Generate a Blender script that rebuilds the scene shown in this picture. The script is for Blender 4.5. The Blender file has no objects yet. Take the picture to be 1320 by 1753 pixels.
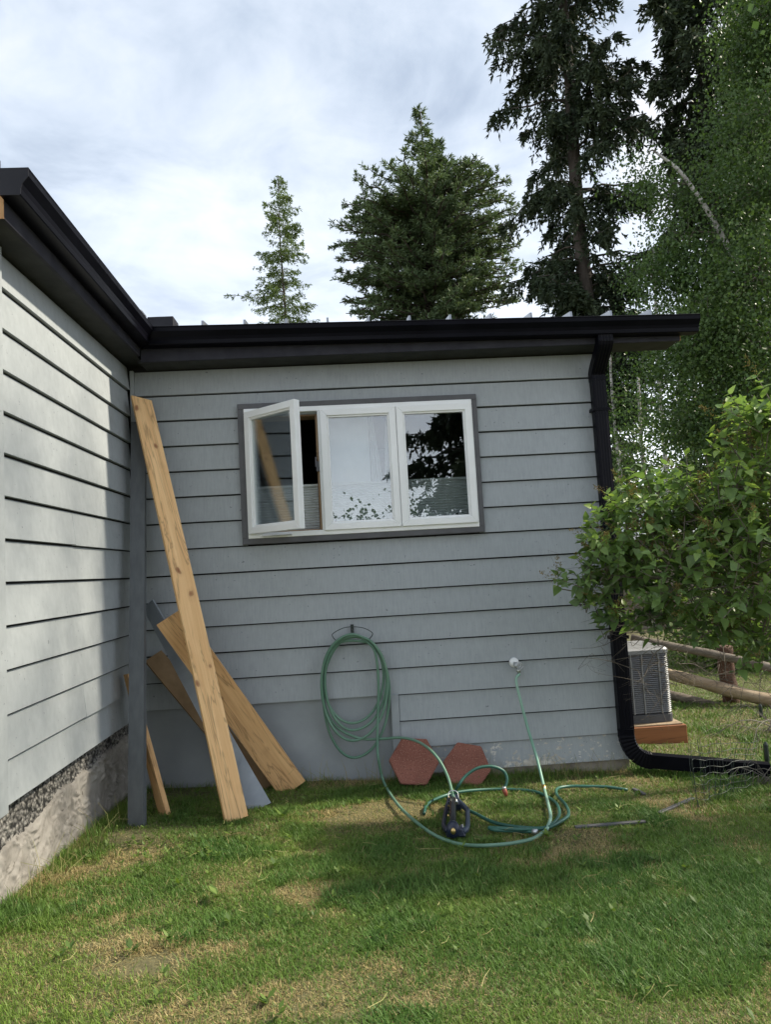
import bpy, bmesh, math, random
import numpy as np
from mathutils import Vector, Matrix, Quaternion

random.seed(7); rng = np.random.default_rng(11)
S = bpy.context.scene
COL = S.collection
R = math.radians

# ------------------------------------------------------------------ camera
F, YAW, PITCH, ROLL = 1209.8, 0.0518, 0.0799, -0.0561          # focal length in photo pixels, angles in radians
CAM = np.array([1.4832, -4.9282, 1.3227]); PW, PH = 1320.0, 1753.0
_f = np.array([math.sin(YAW)*math.cos(PITCH), math.cos(YAW)*math.cos(PITCH), math.sin(PITCH)])
_r0 = np.array([math.cos(YAW), -math.sin(YAW), 0.0]); _u0 = np.cross(_r0, _f)
_r = _r0*math.cos(ROLL)+_u0*math.sin(ROLL); _u = -_r0*math.sin(ROLL)+_u0*math.cos(ROLL)
cam = bpy.data.cameras.new('camera'); camo = bpy.data.objects.new('camera', cam); COL.objects.link(camo)
M = Matrix(((_r[0], _u[0], -_f[0], CAM[0]), (_r[1], _u[1], -_f[1], CAM[1]), (_r[2], _u[2], -_f[2], CAM[2]), (0, 0, 0, 1)))
camo.matrix_world = M
cam.sensor_fit = 'VERTICAL'; cam.sensor_height = 24.0; cam.lens = F/PH*24.0
cam.clip_start = 0.05; cam.clip_end = 2000
S.camera = camo

# ------------------------------------------------------------------ sky, sun, exposure
SUN = Vector((1.0, 0.166, 0.95)).normalized()                     # towards the sun: right, just behind the rear wall's plane
world = bpy.data.worlds.new('World'); S.world = world; world.use_nodes = True
nt = world.node_tree; N = nt.nodes; L = nt.links
for n in list(N): N.remove(n)
wo = N.new('ShaderNodeOutputWorld'); bg = N.new('ShaderNodeBackground'); bg.inputs[1].default_value = 0.1
sky = N.new('ShaderNodeTexSky'); sky.sky_type = 'NISHITA'; sky.sun_disc = False
sky.sun_elevation = math.asin(SUN.z); sky.sun_rotation = math.atan2(SUN.x, SUN.y)
tc = N.new('ShaderNodeTexCoord'); sep = N.new('ShaderNodeSeparateXYZ'); L.new(tc.outputs['Generated'], sep.inputs[0])
def wmath(op, a, b=None, clamp=False):
    m = N.new('ShaderNodeMath'); m.operation = op; m.use_clamp = clamp
    for i, v in enumerate((a, b)):
        if v is None: continue
        if isinstance(v, (int, float)): m.inputs[i].default_value = v
        else: L.new(v, m.inputs[i])
    return m.outputs[0]
den = wmath('ADD', wmath('MAXIMUM', sep.outputs['Z'], 0.0), 0.22)
cx = wmath('DIVIDE', sep.outputs['X'], den); cy = wmath('DIVIDE', sep.outputs['Y'], den)
cv = N.new('ShaderNodeCombineXYZ'); L.new(cx, cv.inputs[0]); L.new(cy, cv.inputs[1])
def wnoise(scale, detail, rough, off, dist=0.0):
    mp = N.new('ShaderNodeMapping'); mp.inputs['Location'].default_value = off; L.new(cv.outputs[0], mp.inputs[0])
    n = N.new('ShaderNodeTexNoise'); n.inputs['Scale'].default_value = scale; n.inputs['Detail'].default_value = detail
    n.inputs['Roughness'].default_value = rough; n.inputs['Distortion'].default_value = dist
    L.new(mp.outputs[0], n.inputs['Vector']); return n.outputs['Fac']
def wramp(fac, stops):
    r = N.new('ShaderNodeValToRGB'); L.new(fac, r.inputs[0]); e = r.color_ramp.elements
    while len(e) < len(stops): e.new(0.5)
    for k, (p, c) in enumerate(stops): e[k].position = p; e[k].color = (*c, 1)
    return r.outputs[0]
big = wnoise(1.5, 7, 0.58, (5.6, 2.3, 0.3), 0.35)
fine = wnoise(4.2, 7, 0.55, (9.1, 4.2, 0.0), 0.5)
mixn = wmath('ADD', wmath('MULTIPLY', big, 0.58), wmath('MULTIPLY', fine, 0.42))
cloudc = wramp(mixn, [(0.37, (0.42, 0.50, 0.62)), (0.45, (0.57, 0.66, 0.79)), (0.52, (0.71, 0.79, 0.91)), (0.60, (0.86, 0.90, 0.96))])
hz = wmath('POWER', wmath('SUBTRACT', 1.0, wmath('MAXIMUM', sep.outputs['Z'], 0.0), True), 4.5)
hzm = N.new('ShaderNodeMixRGB'); hzm.inputs[2].default_value = (2.40, 2.48, 2.60, 1); L.new(hz, hzm.inputs[0]); L.new(cloudc, hzm.inputs[1])
csc = N.new('ShaderNodeVectorMath'); csc.operation = 'SCALE'; csc.inputs['Scale'].default_value = 5.0; L.new(hzm.outputs[0], csc.inputs[0])
cover = wramp(mixn, [(0.30, (0.78,)*3), (0.46, (0.96,)*3)])
cm = N.new('ShaderNodeMixRGB'); L.new(cover, cm.inputs[0]); L.new(sky.outputs[0], cm.inputs[1]); L.new(csc.outputs[0], cm.inputs[2])
L.new(cm.outputs[0], bg.inputs[0]); L.new(bg.outputs[0], wo.inputs[0])

sl = bpy.data.lights.new('sun', 'SUN'); sl.energy = 3.0; sl.angle = R(2.0); sl.color = (1.0, 0.91, 0.74)
so = bpy.data.objects.new('sun', sl); COL.objects.link(so); so.rotation_mode = 'QUATERNION'
so.rotation_quaternion = SUN.to_track_quat('Z', 'Y'); so.location = (10, 2, 12)
S.view_settings.view_transform = 'Standard'; S.view_settings.look = 'None'
S.view_settings.gamma = 1.0; S.view_settings.exposure = 1.18; S.view_settings.use_curve_mapping = False
S.render.engine = 'CYCLES'

# ------------------------------------------------------------------ photo pixel -> place
def ray(px, py): return _f + _r*(px-PW/2)/F - _u*(py-PH/2)/F
def on(px, py, ax, v):
    d = ray(px, py); return CAM + (v-CAM[ax])/d[ax]*d
def on_y(px, py, y): return on(px, py, 1, y)
def g(x, y):
    """height of the lawn"""
    return -0.05 - 0.035*np.clip(x, -1, 4.6) + 0.05*np.clip(-np.asarray(y, float)-0.5, 0, 3.2)
def on_g(px, py, up=0.0):
    z = -0.1
    for _ in range(30):
        P = on(px, py, 2, z+up); z = 0.5*z+0.5*float(g(P[0], P[1]))
    return P

# ------------------------------------------------------------------ materials
def new_mat(name):
    m = bpy.data.materials.new(name); m.use_nodes = True
    return m, m.node_tree, m.node_tree.nodes['Principled BSDF']
def inp(b, k, v):
    if k in b.inputs: b.inputs[k].default_value = v
def noise(t, vec, scale, detail=5, rough=0.55, dist=0.0):
    n = t.nodes.new('ShaderNodeTexNoise'); n.inputs['Scale'].default_value = scale; n.inputs['Detail'].default_value = detail
    n.inputs['Roughness'].default_value = rough; n.inputs['Distortion'].default_value = dist
    t.links.new(vec, n.inputs['Vector']); return n.outputs['Fac']
def mapped(t, coord, scale=(1, 1, 1), loc=(0, 0, 0), rnd=False):
    tcn = t.nodes.new('ShaderNodeTexCoord'); mp = t.nodes.new('ShaderNodeMapping')
    mp.inputs['Scale'].default_value = scale; mp.inputs['Location'].default_value = loc
    src = tcn.outputs[coord]
    if rnd:
        oi = t.nodes.new('ShaderNodeObjectInfo'); va = t.nodes.new('ShaderNodeVectorMath'); va.operation = 'MULTIPLY_ADD'
        va.inputs[1].default_value = (17.3, 9.1, 23.7); cc = t.nodes.new('ShaderNodeCombineXYZ')
        for k in range(3): t.links.new(oi.outputs['Random'], cc.inputs[k])
        t.links.new(cc.outputs[0], va.inputs[0]); t.links.new(src, va.inputs[2]); src = va.outputs[0]
    t.links.new(src, mp.inputs[0]); return mp.outputs[0]
def ramp(t, fac, stops):
    r = t.nodes.new('ShaderNodeValToRGB'); t.links.new(fac, r.inputs[0]); e = r.color_ramp.elements
    while len(e) < len(stops): e.new(0.5)
    for k, (p, c) in enumerate(stops):
        e[k].position = p; e[k].color = (*c, 1) if len(c) == 3 else c
    return r.outputs[0]
def mixc(t, fac, a, b, mode='MIX'):
    m = t.nodes.new('ShaderNodeMixRGB'); m.blend_type = mode
    for k, v in ((0, fac), (1, a), (2, b)):
        if isinstance(v, (int, float)): m.inputs[k].default_value = v
        elif isinstance(v, tuple): m.inputs[k].default_value = (*v, 1)
        else: t.links.new(v, m.inputs[k])
    return m.outputs[0]
def bump(t, b, h, strength, dist):
    n = t.nodes.new('ShaderNodeBump'); n.inputs['Strength'].default_value = strength; n.inputs['Distance'].default_value = dist
    t.links.new(h, n.inputs['Height']); t.links.new(n.outputs[0], b.inputs['Normal'])
def basic(name, c1, c2, scale=6, rough=0.6, bs=0.0, bd=0.002, stretch=(1, 1, 1), metal=0.0, coord='Object', rnd=False, lo=0.35, hi=0.65):
    m, t, b = new_mat(name); v = mapped(t, coord, stretch, rnd=rnd); n = noise(t, v, scale)
    t.links.new(ramp(t, n, [(lo, c1), (hi, c2)]), b.inputs['Base Color'])
    inp(b, 'Roughness', rough); inp(b, 'Metallic', metal)
    if bs: bump(t, b, noise(t, v, scale*6, 4), bs, bd)
    return m

def siding_mat(name, axis, peel=False):
    m, t, b = new_mat(name)
    fine_s = (90, 90, 7) if axis == 'x' else (90, 30, 16)
    v = mapped(t, 'Object', rnd=True); vf = mapped(t, 'Object', fine_s, rnd=True)
    vg = mapped(t, 'Object', (3, 3, 60) if axis == 'x' else (3, 3, 42), rnd=True)
    n1 = noise(t, v, 1.7, 6, 0.6); n2 = noise(t, v, 14, 6, 0.65); nf = noise(t, vf, 1.0, 3); ng = noise(t, vg, 1.0, 5, 0.6, 1.3)
    c = ramp(t, n1, [(0.3, (0.305, 0.331, 0.348)), (0.7, (0.345, 0.372, 0.390))])
    c = mixc(t, 0.14, c, ramp(t, n2, [(0.35, (0.28, 0.30, 0.31)), (0.62, (0.45, 0.475, 0.49))]))
    c = mixc(t, 0.20, c, ramp(t, nf, [(0.3, (0.27, 0.29, 0.30)), (0.7, (0.48, 0.505, 0.52))]))
    vs = mapped(t, 'Object', (1, 1, 1)); sp = noise(t, vs, 46, 2)                       # specks and scuffs
    c = mixc(t, ramp(t, sp, [(0.71, (0, 0, 0)), (0.75, (0.55,)*3)]), c, (0.07, 0.075, 0.08))
    sc = noise(t, mapped(t, 'Object', (5, 5, 1.2)), 3.0, 6, 0.7)
    c = mixc(t, ramp(t, sc, [(0.64, (0, 0, 0)), (0.84, (0.4,)*3)]), c, (0.24, 0.255, 0.26))
    if peel:                                                                           # flaked paint by the hose tap
        so_ = t.nodes.new('ShaderNodeTexCoord'); sx = t.nodes.new('ShaderNodeSeparateXYZ'); t.links.new(so_.outputs['Object'], sx.inputs[0])
        def mm(op, a, b2):
            q = t.nodes.new('ShaderNodeMath'); q.operation = op; q.use_clamp = True
            for k, vv in enumerate((a, b2)):
                if isinstance(vv, (int, float)): q.inputs[k].default_value = vv
                else: t.links.new(vv, q.inputs[k])
            return q.outputs[0]
        def band(o, c0, w):
            s_ = t.nodes.new('ShaderNodeMath'); s_.operation = 'SUBTRACT'; t.links.new(o, s_.inputs[0]); s_.inputs[1].default_value = c0
            a_ = t.nodes.new('ShaderNodeMath'); a_.operation = 'ABSOLUTE'; t.links.new(s_.outputs[0], a_.inputs[0])
            d_ = t.nodes.new('ShaderNodeMath'); d_.operation = 'DIVIDE'; t.links.new(a_.outputs[0], d_.inputs[0]); d_.inputs[1].default_value = w
            return mm('SUBTRACT', 1.0, d_.outputs[0])
        fall = mm('MULTIPLY', band(sx.outputs['X'], 2.66, 0.26), band(sx.outputs['Z'], -0.062, 0.055))
        pn = noise(t, mapped(t, 'Object', (1, 1, 1.6)), 30, 5, 0.6)
        pk = t.nodes.new('ShaderNodeMath'); pk.operation = 'MULTIPLY_ADD'; t.links.new(fall, pk.inputs[0]); pk.inputs[1].default_value = 0.30; t.links.new(pn, pk.inputs[2])
        c = mixc(t, ramp(t, pk.outputs[0], [(0.59, (0, 0, 0)), (0.62, (1, 1, 1))]), c, ramp(t, n2, [(0.4, (0.62, 0.60, 0.55)), (0.6, (0.42, 0.38, 0.32))]))
    t.links.new(c, b.inputs['Base Color']); inp(b, 'Roughness', 0.62); inp(b, 'Specular IOR Level', 0.35)
    hh = mixc(t, 0.3 if axis == 'x' else 0.5, nf, ng); bump(t, b, hh, 0.15, 0.003)
    return m

def wood_mat(name, light, dark, knot, rough=0.6, gs=1.0):
    """sawn timber; UV x = across, y = along, both in metres"""
    m, t, b = new_mat(name)
    v1 = mapped(t, 'UV', (26*gs, 1.3*gs, 1), rnd=True); v2 = mapped(t, 'UV', (120*gs, 3.0*gs, 1), rnd=True)
    n1 = noise(t, v1, 1.0, 5, 0.6, 0.9); n2 = noise(t, v2, 1.0, 3)
    c = ramp(t, n1, [(0.30, dark), (0.5, tuple(0.5*(a+d) for a, d in zip(light, dark))), (0.66, light)])
    c = mixc(t, 0.28, c, ramp(t, n2, [(0.35, dark), (0.65, light)]))
    vk = mapped(t, 'UV', (12, 7.5, 1), rnd=True)
    wn = t.nodes.new('ShaderNodeTexNoise'); wn.inputs['Scale'].default_value = 1.1; t.links.new(vk, wn.inputs['Vector'])
    va = t.nodes.new('ShaderNodeVectorMath'); va.operation = 'MULTIPLY_ADD'; va.inputs[1].default_value = (0.7, 0.7, 0); t.links.new(wn.outputs['Color'], va.inputs[0]); t.links.new(vk, va.inputs[2])
    vo = t.nodes.new('ShaderNodeTexVoronoi'); vo.inputs['Scale'].default_value = 0.75; vo.inputs['Randomness'].default_value = 1.0; t.links.new(va.outputs[0], vo.inputs['Vector'])
    km = ramp(t, vo.outputs['Distance'], [(0.05, (1, 1, 1)), (0.12, (0.6,)*3), (0.15, (0.15,)*3), (0.30, (0, 0, 0))])
    c = mixc(t, km, c, knot)
    vl = mapped(t, 'UV', (9, 0.9, 1), (3, 0, 0), rnd=True); nl = noise(t, vl, 1.0, 4, 0.6, 1.6)
    c = mixc(t, ramp(t, nl, [(0.47, (0, 0, 0)), (0.5, (0.8,)*3), (0.53, (0, 0, 0))]), c, tuple(0.55*k for k in dark))
    t.links.new(c, b.inputs['Base Color']); inp(b, 'Roughness', rough)
    bump(t, b, n2, 0.25, 0.002); return m

def leaf_mat(name, c1, c2, c3, scale=3.0, trans=0.35, rough=0.45, spec=0.4):
    m, t, b = new_mat(name)
    at = t.nodes.new('ShaderNodeAttribute'); at.attribute_name = 'tint'
    v = mapped(t, 'Object'); n = noise(t, v, scale, 3)
    c = ramp(t, at.outputs['Fac'], [(0.0, c1), (0.5, c2), (1.0, c3)])
    c = mixc(t, 0.25, c, ramp(t, n, [(0.35, c1), (0.65, c3)]))
    t.links.new(c, b.inputs['Base Color']); inp(b, 'Roughness', rough); inp(b, 'Specular IOR Level', spec)
    tr = t.nodes.new('ShaderNodeBsdfTranslucent'); t.links.new(mixc(t, 1.0, c, (1.0, 1.05, 0.55), 'MULTIPLY'), tr.inputs[0])
    ms = t.nodes.new('ShaderNodeMixShader'); ms.inputs[0].default_value = trans
    out = t.nodes['Material Output']; t.links.new(b.outputs[0], ms.inputs[1]); t.links.new(tr.outputs[0], ms.inputs[2]); t.links.new(ms.outputs[0], out.inputs[0])
    return m

MT = {}
MT['side_b'] = siding_mat('siding_paint_rear', 'x'); MT['side_peel'] = siding_mat('siding_paint_flaking', 'x', True); MT['side_a'] = siding_mat('siding_paint_left', 'y')
MT['trim'] = basic('trim_paint_dark', (0.078, 0.078, 0.084), (0.10, 0.10, 0.108), 9, 0.6, 0.12)
MT['trim_mid'] = basic('trim_paint_grey', (0.30, 0.325, 0.345), (0.35, 0.375, 0.395), 9, 0.6, 0.12)
MT['fascia'] = basic('fascia_paint', (0.034, 0.034, 0.044), (0.046, 0.046, 0.057), 12, 0.6, 0.15)
MT['soffit'] = basic('soffit_paint', (0.035, 0.037, 0.037), (0.052, 0.054, 0.053), 10, 0.7, 0.12)
MT['black'] = basic('black_enamelled_metal', (0.003, 0.003, 0.0055), (0.005, 0.005, 0.0085), 5, 0.34, 0.03)
MT['roof'] = basic('roof_sheet_metal', (0.30, 0.31, 0.33), (0.38, 0.39, 0.41), 3, 0.32, 0.02, metal=0.85)
MT['flash'] = basic('dark_flashing_metal', (0.016, 0.016, 0.021), (0.024, 0.024, 0.03), 5, 0.5)
MT['skirt'] = basic('painted_foundation', (0.26, 0.282, 0.298), (0.315, 0.338, 0.353), 3.0, 0.75, 0.25, 0.004)
MT['conc'] = basic('bare_concrete', (0.20, 0.17, 0.135), (0.34, 0.31, 0.26), 7, 0.9, 0.5, 0.006)
MT['white'] = basic('white_vinyl', (0.82, 0.83, 0.83), (0.87, 0.88, 0.88), 5, 0.38)
MT['jamb'] = basic('raw_wood_jamb', (0.26, 0.16, 0.09), (0.36, 0.24, 0.14), 8, 0.7, stretch=(6, 6, 1))
MT['inside'] = basic('dim_interior_paint', (0.10, 0.085, 0.085), (0.13, 0.11, 0.11), 2, 0.9)
MT['blind'] = basic('pleated_fabric', (0.50, 0.52, 0.53), (0.56, 0.58, 0.59), 30, 0.85)
MT['curtain'] = basic('pale_curtain_cloth', (0.42, 0.43, 0.46), (0.52, 0.53, 0.56), 12, 0.9, 0.15)
MT['sheer'] = basic('white_sheer_cloth', (0.55, 0.58, 0.62), (0.60, 0.63, 0.67), 12, 0.9, 0.1)
MT['cedar'] = wood_mat('fresh_cedar', (0.88, 0.58, 0.285), (0.70, 0.40, 0.165), (0.27, 0.10, 0.036))
MT['cedar_b'] = wood_mat('warm_cedar', (0.78, 0.49, 0.23), (0.56, 0.30, 0.12), (0.19, 0.07, 0.028))
MT['brown'] = basic('brown_hardboard', (0.20, 0.125, 0.06), (0.27, 0.175, 0.09), 10, 0.8, 0.2)
MT['post'] = basic('grey_painted_timber', (0.092, 0.102, 0.112), (0.118, 0.130, 0.141), 8, 0.55, 0.15, stretch=(4, 4, 0.5))
MT['greyboard'] = basic('light_grey_paint', (0.24, 0.27, 0.31), (0.33, 0.36, 0.40), 5, 0.4, 0.1)
MT['rawend'] = basic('raw_sawn_end', (0.42, 0.22, 0.09), (0.55, 0.32, 0.14), 20, 0.7)
MT['hose'] = basic('light_green_hose', (0.085, 0.19, 0.130), (0.165, 0.28, 0.205), 3.2, 0.42, 0.1)
MT['hose_b'] = basic('faded_green_hose', (0.17, 0.36, 0.275), (0.30, 0.46, 0.36), 2.2, 0.45, 0.1)
MT['hose_d'] = basic('dark_green_hose', (0.018, 0.085, 0.065), (0.045, 0.15, 0.11), 3.0, 0.4, 0.1)
MT['brass'] = basic('brass', (0.62, 0.42, 0.14), (0.72, 0.52, 0.22), 20, 0.35, metal=1.0)
MT['steel'] = basic('dull_steel', (0.50, 0.52, 0.54), (0.62, 0.63, 0.65), 20, 0.42, metal=0.9)
MT['wire'] = basic('dark_wire', (0.02, 0.03, 0.026), (0.05, 0.06, 0.055), 20, 0.5, metal=0.4)
MT['navy'] = basic('navy_plastic', (0.008, 0.012, 0.028), (0.016, 0.024, 0.050), 14, 0.36)
MT['slate'] = basic('slate_blue_plastic', (0.03, 0.045, 0.075), (0.05, 0.068, 0.10), 14, 0.4)
MT['tube'] = basic('black_tube', (0.006, 0.006, 0.01), (0.012, 0.012, 0.018), 14, 0.25)
MT['redplastic'] = basic('red_brown_plastic', (0.22, 0.05, 0.035), (0.30, 0.08, 0.05), 14, 0.4)
MT['ac'] = basic('grey_enamel', (0.22, 0.225, 0.235), (0.28, 0.285, 0.29), 6, 0.45, metal=0.2)
MT['ac_dark'] = basic('dark_fin_core', (0.035, 0.036, 0.04), (0.06, 0.06, 0.066), 30, 0.7)
MT['ac_base'] = basic('dark_base_tray', (0.05, 0.052, 0.06), (0.07, 0.072, 0.08), 8, 0.6)
MT['stain'] = wood_mat('stained_timber', (0.34, 0.13, 0.045), (0.22, 0.075, 0.024), (0.08, 0.03, 0.015))
MT['log'] = basic('peeled_log', (0.26, 0.185, 0.115), (0.40, 0.31, 0.21), 5, 0.85, 0.4, 0.01, (1, 4, 4))
MT['log_d'] = basic('weathered_log', (0.12, 0.10, 0.08), (0.21, 0.18, 0.145), 5, 0.9, 0.5, 0.01, (1, 4, 4))
MT['postwood'] = basic('rusty_brown_post', (0.07, 0.034, 0.02), (0.12, 0.058, 0.034), 8, 0.85, 0.5, 0.006)
MT['twig'] = basic('grey_brown_twig', (0.085, 0.068, 0.052), (0.18, 0.155, 0.125), 9, 0.9)
MT['deadtwig'] = basic('bleached_dead_twig', (0.10, 0.09, 0.075), (0.20, 0.185, 0.16), 9, 0.9)
MT['bark'] = basic('spruce_bark', (0.05, 0.040, 0.033), (0.10, 0.083, 0.07), 6, 0.95, 0.7, 0.03, (1, 1, 0.4))
MT['pinebark'] = basic('pine_bark', (0.055, 0.043, 0.034), (0.11, 0.088, 0.07), 6, 0.95, 0.7, 0.03, (1, 1, 0.4))
def birch_bark():
    m, t, b = new_mat('birch_bark'); v = mapped(t, 'Object', (3, 3, 14)); n = noise(t, v, 1.0, 5, 0.65)
    t.links.new(ramp(t, n, [(0.36, (0.05, 0.045, 0.04)), (0.46, (0.36, 0.34, 0.31)), (0.7, (0.52, 0.50, 0.46))]), b.inputs['Base Color']); inp(b, 'Roughness', 0.8); return m
MT['birch'] = birch_bark()
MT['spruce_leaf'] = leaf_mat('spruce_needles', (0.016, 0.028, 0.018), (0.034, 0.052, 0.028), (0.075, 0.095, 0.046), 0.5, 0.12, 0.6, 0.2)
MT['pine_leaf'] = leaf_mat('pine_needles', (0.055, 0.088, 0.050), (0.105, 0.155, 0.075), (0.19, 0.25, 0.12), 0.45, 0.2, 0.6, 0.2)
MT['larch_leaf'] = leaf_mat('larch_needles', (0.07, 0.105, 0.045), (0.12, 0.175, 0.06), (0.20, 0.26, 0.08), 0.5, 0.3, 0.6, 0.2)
MT['birch_leaf'] = leaf_mat('birch_leaves', (0.032, 0.066, 0.020), (0.062, 0.118, 0.034), (0.125, 0.19, 0.055), 0.6, 0.38, 0.45, 0.35)
MT['shrub_leaf'] = leaf_mat('shrub_leaves', (0.045, 0.09, 0.022), (0.10, 0.17, 0.04), (0.20, 0.29, 0.06), 0.7, 0.38, 0.5, 0.3)
MT['lilac_leaf'] = leaf_mat('lilac_leaves', (0.105, 0.175, 0.08), (0.175, 0.285, 0.09), (0.38, 0.50, 0.12), 1.6, 0.42, 0.40, 0.45)
MT['seed'] = leaf_mat('spent_blossom', (0.12, 0.10, 0.035), (0.20, 0.19, 0.06), (0.17, 0.09, 0.05), 4, 0.2, 0.8, 0.1)
def grass_material(name):
    m, t, b = new_mat(name); at = t.nodes.new('ShaderNodeAttribute'); at.attribute_name = 'Col'
    t.links.new(at.outputs['Color'], b.inputs['Base Color']); inp(b, 'Roughness', 0.5); inp(b, 'Specular IOR Level', 0.3)
    tr = t.nodes.new('ShaderNodeBsdfTranslucent'); t.links.new(at.outputs['Color'], tr.inputs[0])
    ms = t.nodes.new('ShaderNodeMixShader'); ms.inputs[0].default_value = 0.3; out = t.nodes['Material Output']
    t.links.new(b.outputs[0], ms.inputs[1]); t.links.new(tr.outputs[0], ms.inputs[2]); t.links.new(ms.outputs[0], out.inputs[0]); return m
MT['grass'] = grass_material('grass_blades')
def ground_material():
    m, t, b = new_mat('lawn_soil'); v = mapped(t, 'Object'); n1 = noise(t, v, 1.1, 6, 0.6); n2 = noise(t, v, 40, 5, 0.7)
    c = ramp(t, n1, [(0.35, (0.06, 0.08, 0.025)), (0.55, (0.085, 0.09, 0.035)), (0.7, (0.14, 0.11, 0.055))])
    c = mixc(t, 0.5, c, ramp(t, n2, [(0.35, (0.045, 0.038, 0.02)), (0.65, (0.22, 0.19, 0.09))]))
    t.links.new(c, b.inputs['Base Color']); inp(b, 'Roughness', 0.95); bump(t, b, n2, 0.7, 0.02); return m
MT['ground'] = ground_material()
def stucco_material():
    m, t, b = new_mat('smeared_stucco'); v = mapped(t, 'Object'); n1 = noise(t, v, 5, 5, 0.6, 1.5); n2 = noise(t, v, 60, 4)
    c = ramp(t, n1, [(0.34, (0.19, 0.175, 0.155)), (0.5, (0.27, 0.25, 0.225)), (0.68, (0.32, 0.30, 0.27))])
    sp = noise(t, mapped(t, 'Object', (1, 1, 0.55)), 26, 3, 0.6, 1.0)
    c = mixc(t, ramp(t, sp, [(0.66, (0, 0, 0)), (0.71, (0.8,)*3)]), c, (0.06, 0.05, 0.04))
    t.links.new(c, b.inputs['Base Color']); inp(b, 'Roughness', 0.9); bump(t, b, n2, 0.3, 0.004); return m
MT['stucco'] = stucco_material()
def pebble_material():
    m, t, b = new_mat('exposed_aggregate'); v = mapped(t, 'Object')
    vo = t.nodes.new('ShaderNodeTexVoronoi'); vo.inputs['Scale'].default_value = 48; t.links.new(v, vo.inputs['Vector'])
    c = ramp(t, vo.outputs['Distance'], [(0.25, (0.36, 0.35, 0.33)), (0.62, (0.13, 0.125, 0.12)), (0.8, (0.02, 0.02, 0.02))])
    c = mixc(t, 0.75, c, ramp(t, noise(t, v, 70, 2, 0.6), [(0.38, (0.25, 0.24, 0.23)), (0.62, (1, 0.97, 0.93))]), 'MULTIPLY'); t.links.new(c, b.inputs['Base Color']); inp(b, 'Roughness', 0.9)
    inv = ramp(t, vo.outputs['Distance'], [(0.0, (1, 1, 1)), (0.8, (0, 0, 0))]); bump(t, b, inv, 1.0, 0.012); return m
MT['pebble'] = pebble_material()
def paver_material():
    m, t, b = new_mat('red_concrete_paver'); v = mapped(t, 'Object'); n1 = noise(t, v, 5, 4); n2 = noise(t, v, 130, 3, 0.6)
    c = ramp(t, n1, [(0.35, (0.19, 0.068, 0.048)), (0.65, (0.27, 0.105, 0.075))])
    c = mixc(t, ramp(t, n2, [(0.56, (0, 0, 0)), (0.68, (0.8,)*3)]), c, (0.45, 0.27, 0.21))
    c = mixc(t, ramp(t, noise(t, v, 90, 2), [(0.34, (0.6,)*3), (0.42, (0, 0, 0))]), c, (0.10, 0.035, 0.025))
    t.links.new(c, b.inputs['Base Color']); inp(b, 'Roughness', 0.92); bump(t, b, n2, 0.8, 0.004); return m
MT['paver'] = paver_material()
def glass_material():
    m = bpy.data.materials.new('coated_window_glass'); m.use_nodes = True; t = m.node_tree; b = t.nodes['Principled BSDF']; t.nodes.remove(b)
    tr = t.nodes.new('ShaderNodeBsdfTransparent'); tr.inputs[0].default_value = (0.86, 0.89, 0.88, 1)
    gl = t.nodes.new('ShaderNodeBsdfGlossy'); gl.inputs['Roughness'].default_value = 0.004; gl.inputs[0].default_value = (0.93, 0.96, 1.0, 1)
    lw = t.nodes.new('ShaderNodeLayerWeight'); lw.inputs[0].default_value = 0.35
    ma = t.nodes.new('ShaderNodeMath'); ma.operation = 'MULTIPLY_ADD'; ma.use_clamp = True; ma.inputs[1].default_value = 0.5; ma.inputs[2].default_value = 0.11
    t.links.new(lw.outputs['Fresnel'], ma.inputs[0])
    ms = t.nodes.new('ShaderNodeMixShader'); t.links.new(ma.outputs[0], ms.inputs[0]); t.links.new(tr.outputs[0], ms.inputs[1]); t.links.new(gl.outputs[0], ms.inputs[2])
    v = mapped(t, 'Object'); bn = t.nodes.new('ShaderNodeBump'); bn.inputs['Strength'].default_value = 0.006; bn.inputs['Distance'].default_value = 0.02
    t.links.new(noise(t, v, 2.5, 2), bn.inputs['Height']); t.links.new(bn.outputs[0], gl.inputs['Normal'])
    t.links.new(ms.outputs[0], t.nodes['Material Output'].inputs[0]); return m
MT['glass'] = glass_material()

for k_, sp_ in (('black', 0.08), ('fascia', 0.08), ('soffit', 0.15), ('flash', 0.2)): inp(MT[k_].node_tree.nodes['Principled BSDF'], 'Specular IOR Level', sp_)
MT['lap_shade'] = basic('dark_lap_shade', (0.012, 0.012, 0.013), (0.02, 0.02, 0.022), 6, 0.95)  # near-black wall core; the shade under the laps is put into its colour
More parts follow.
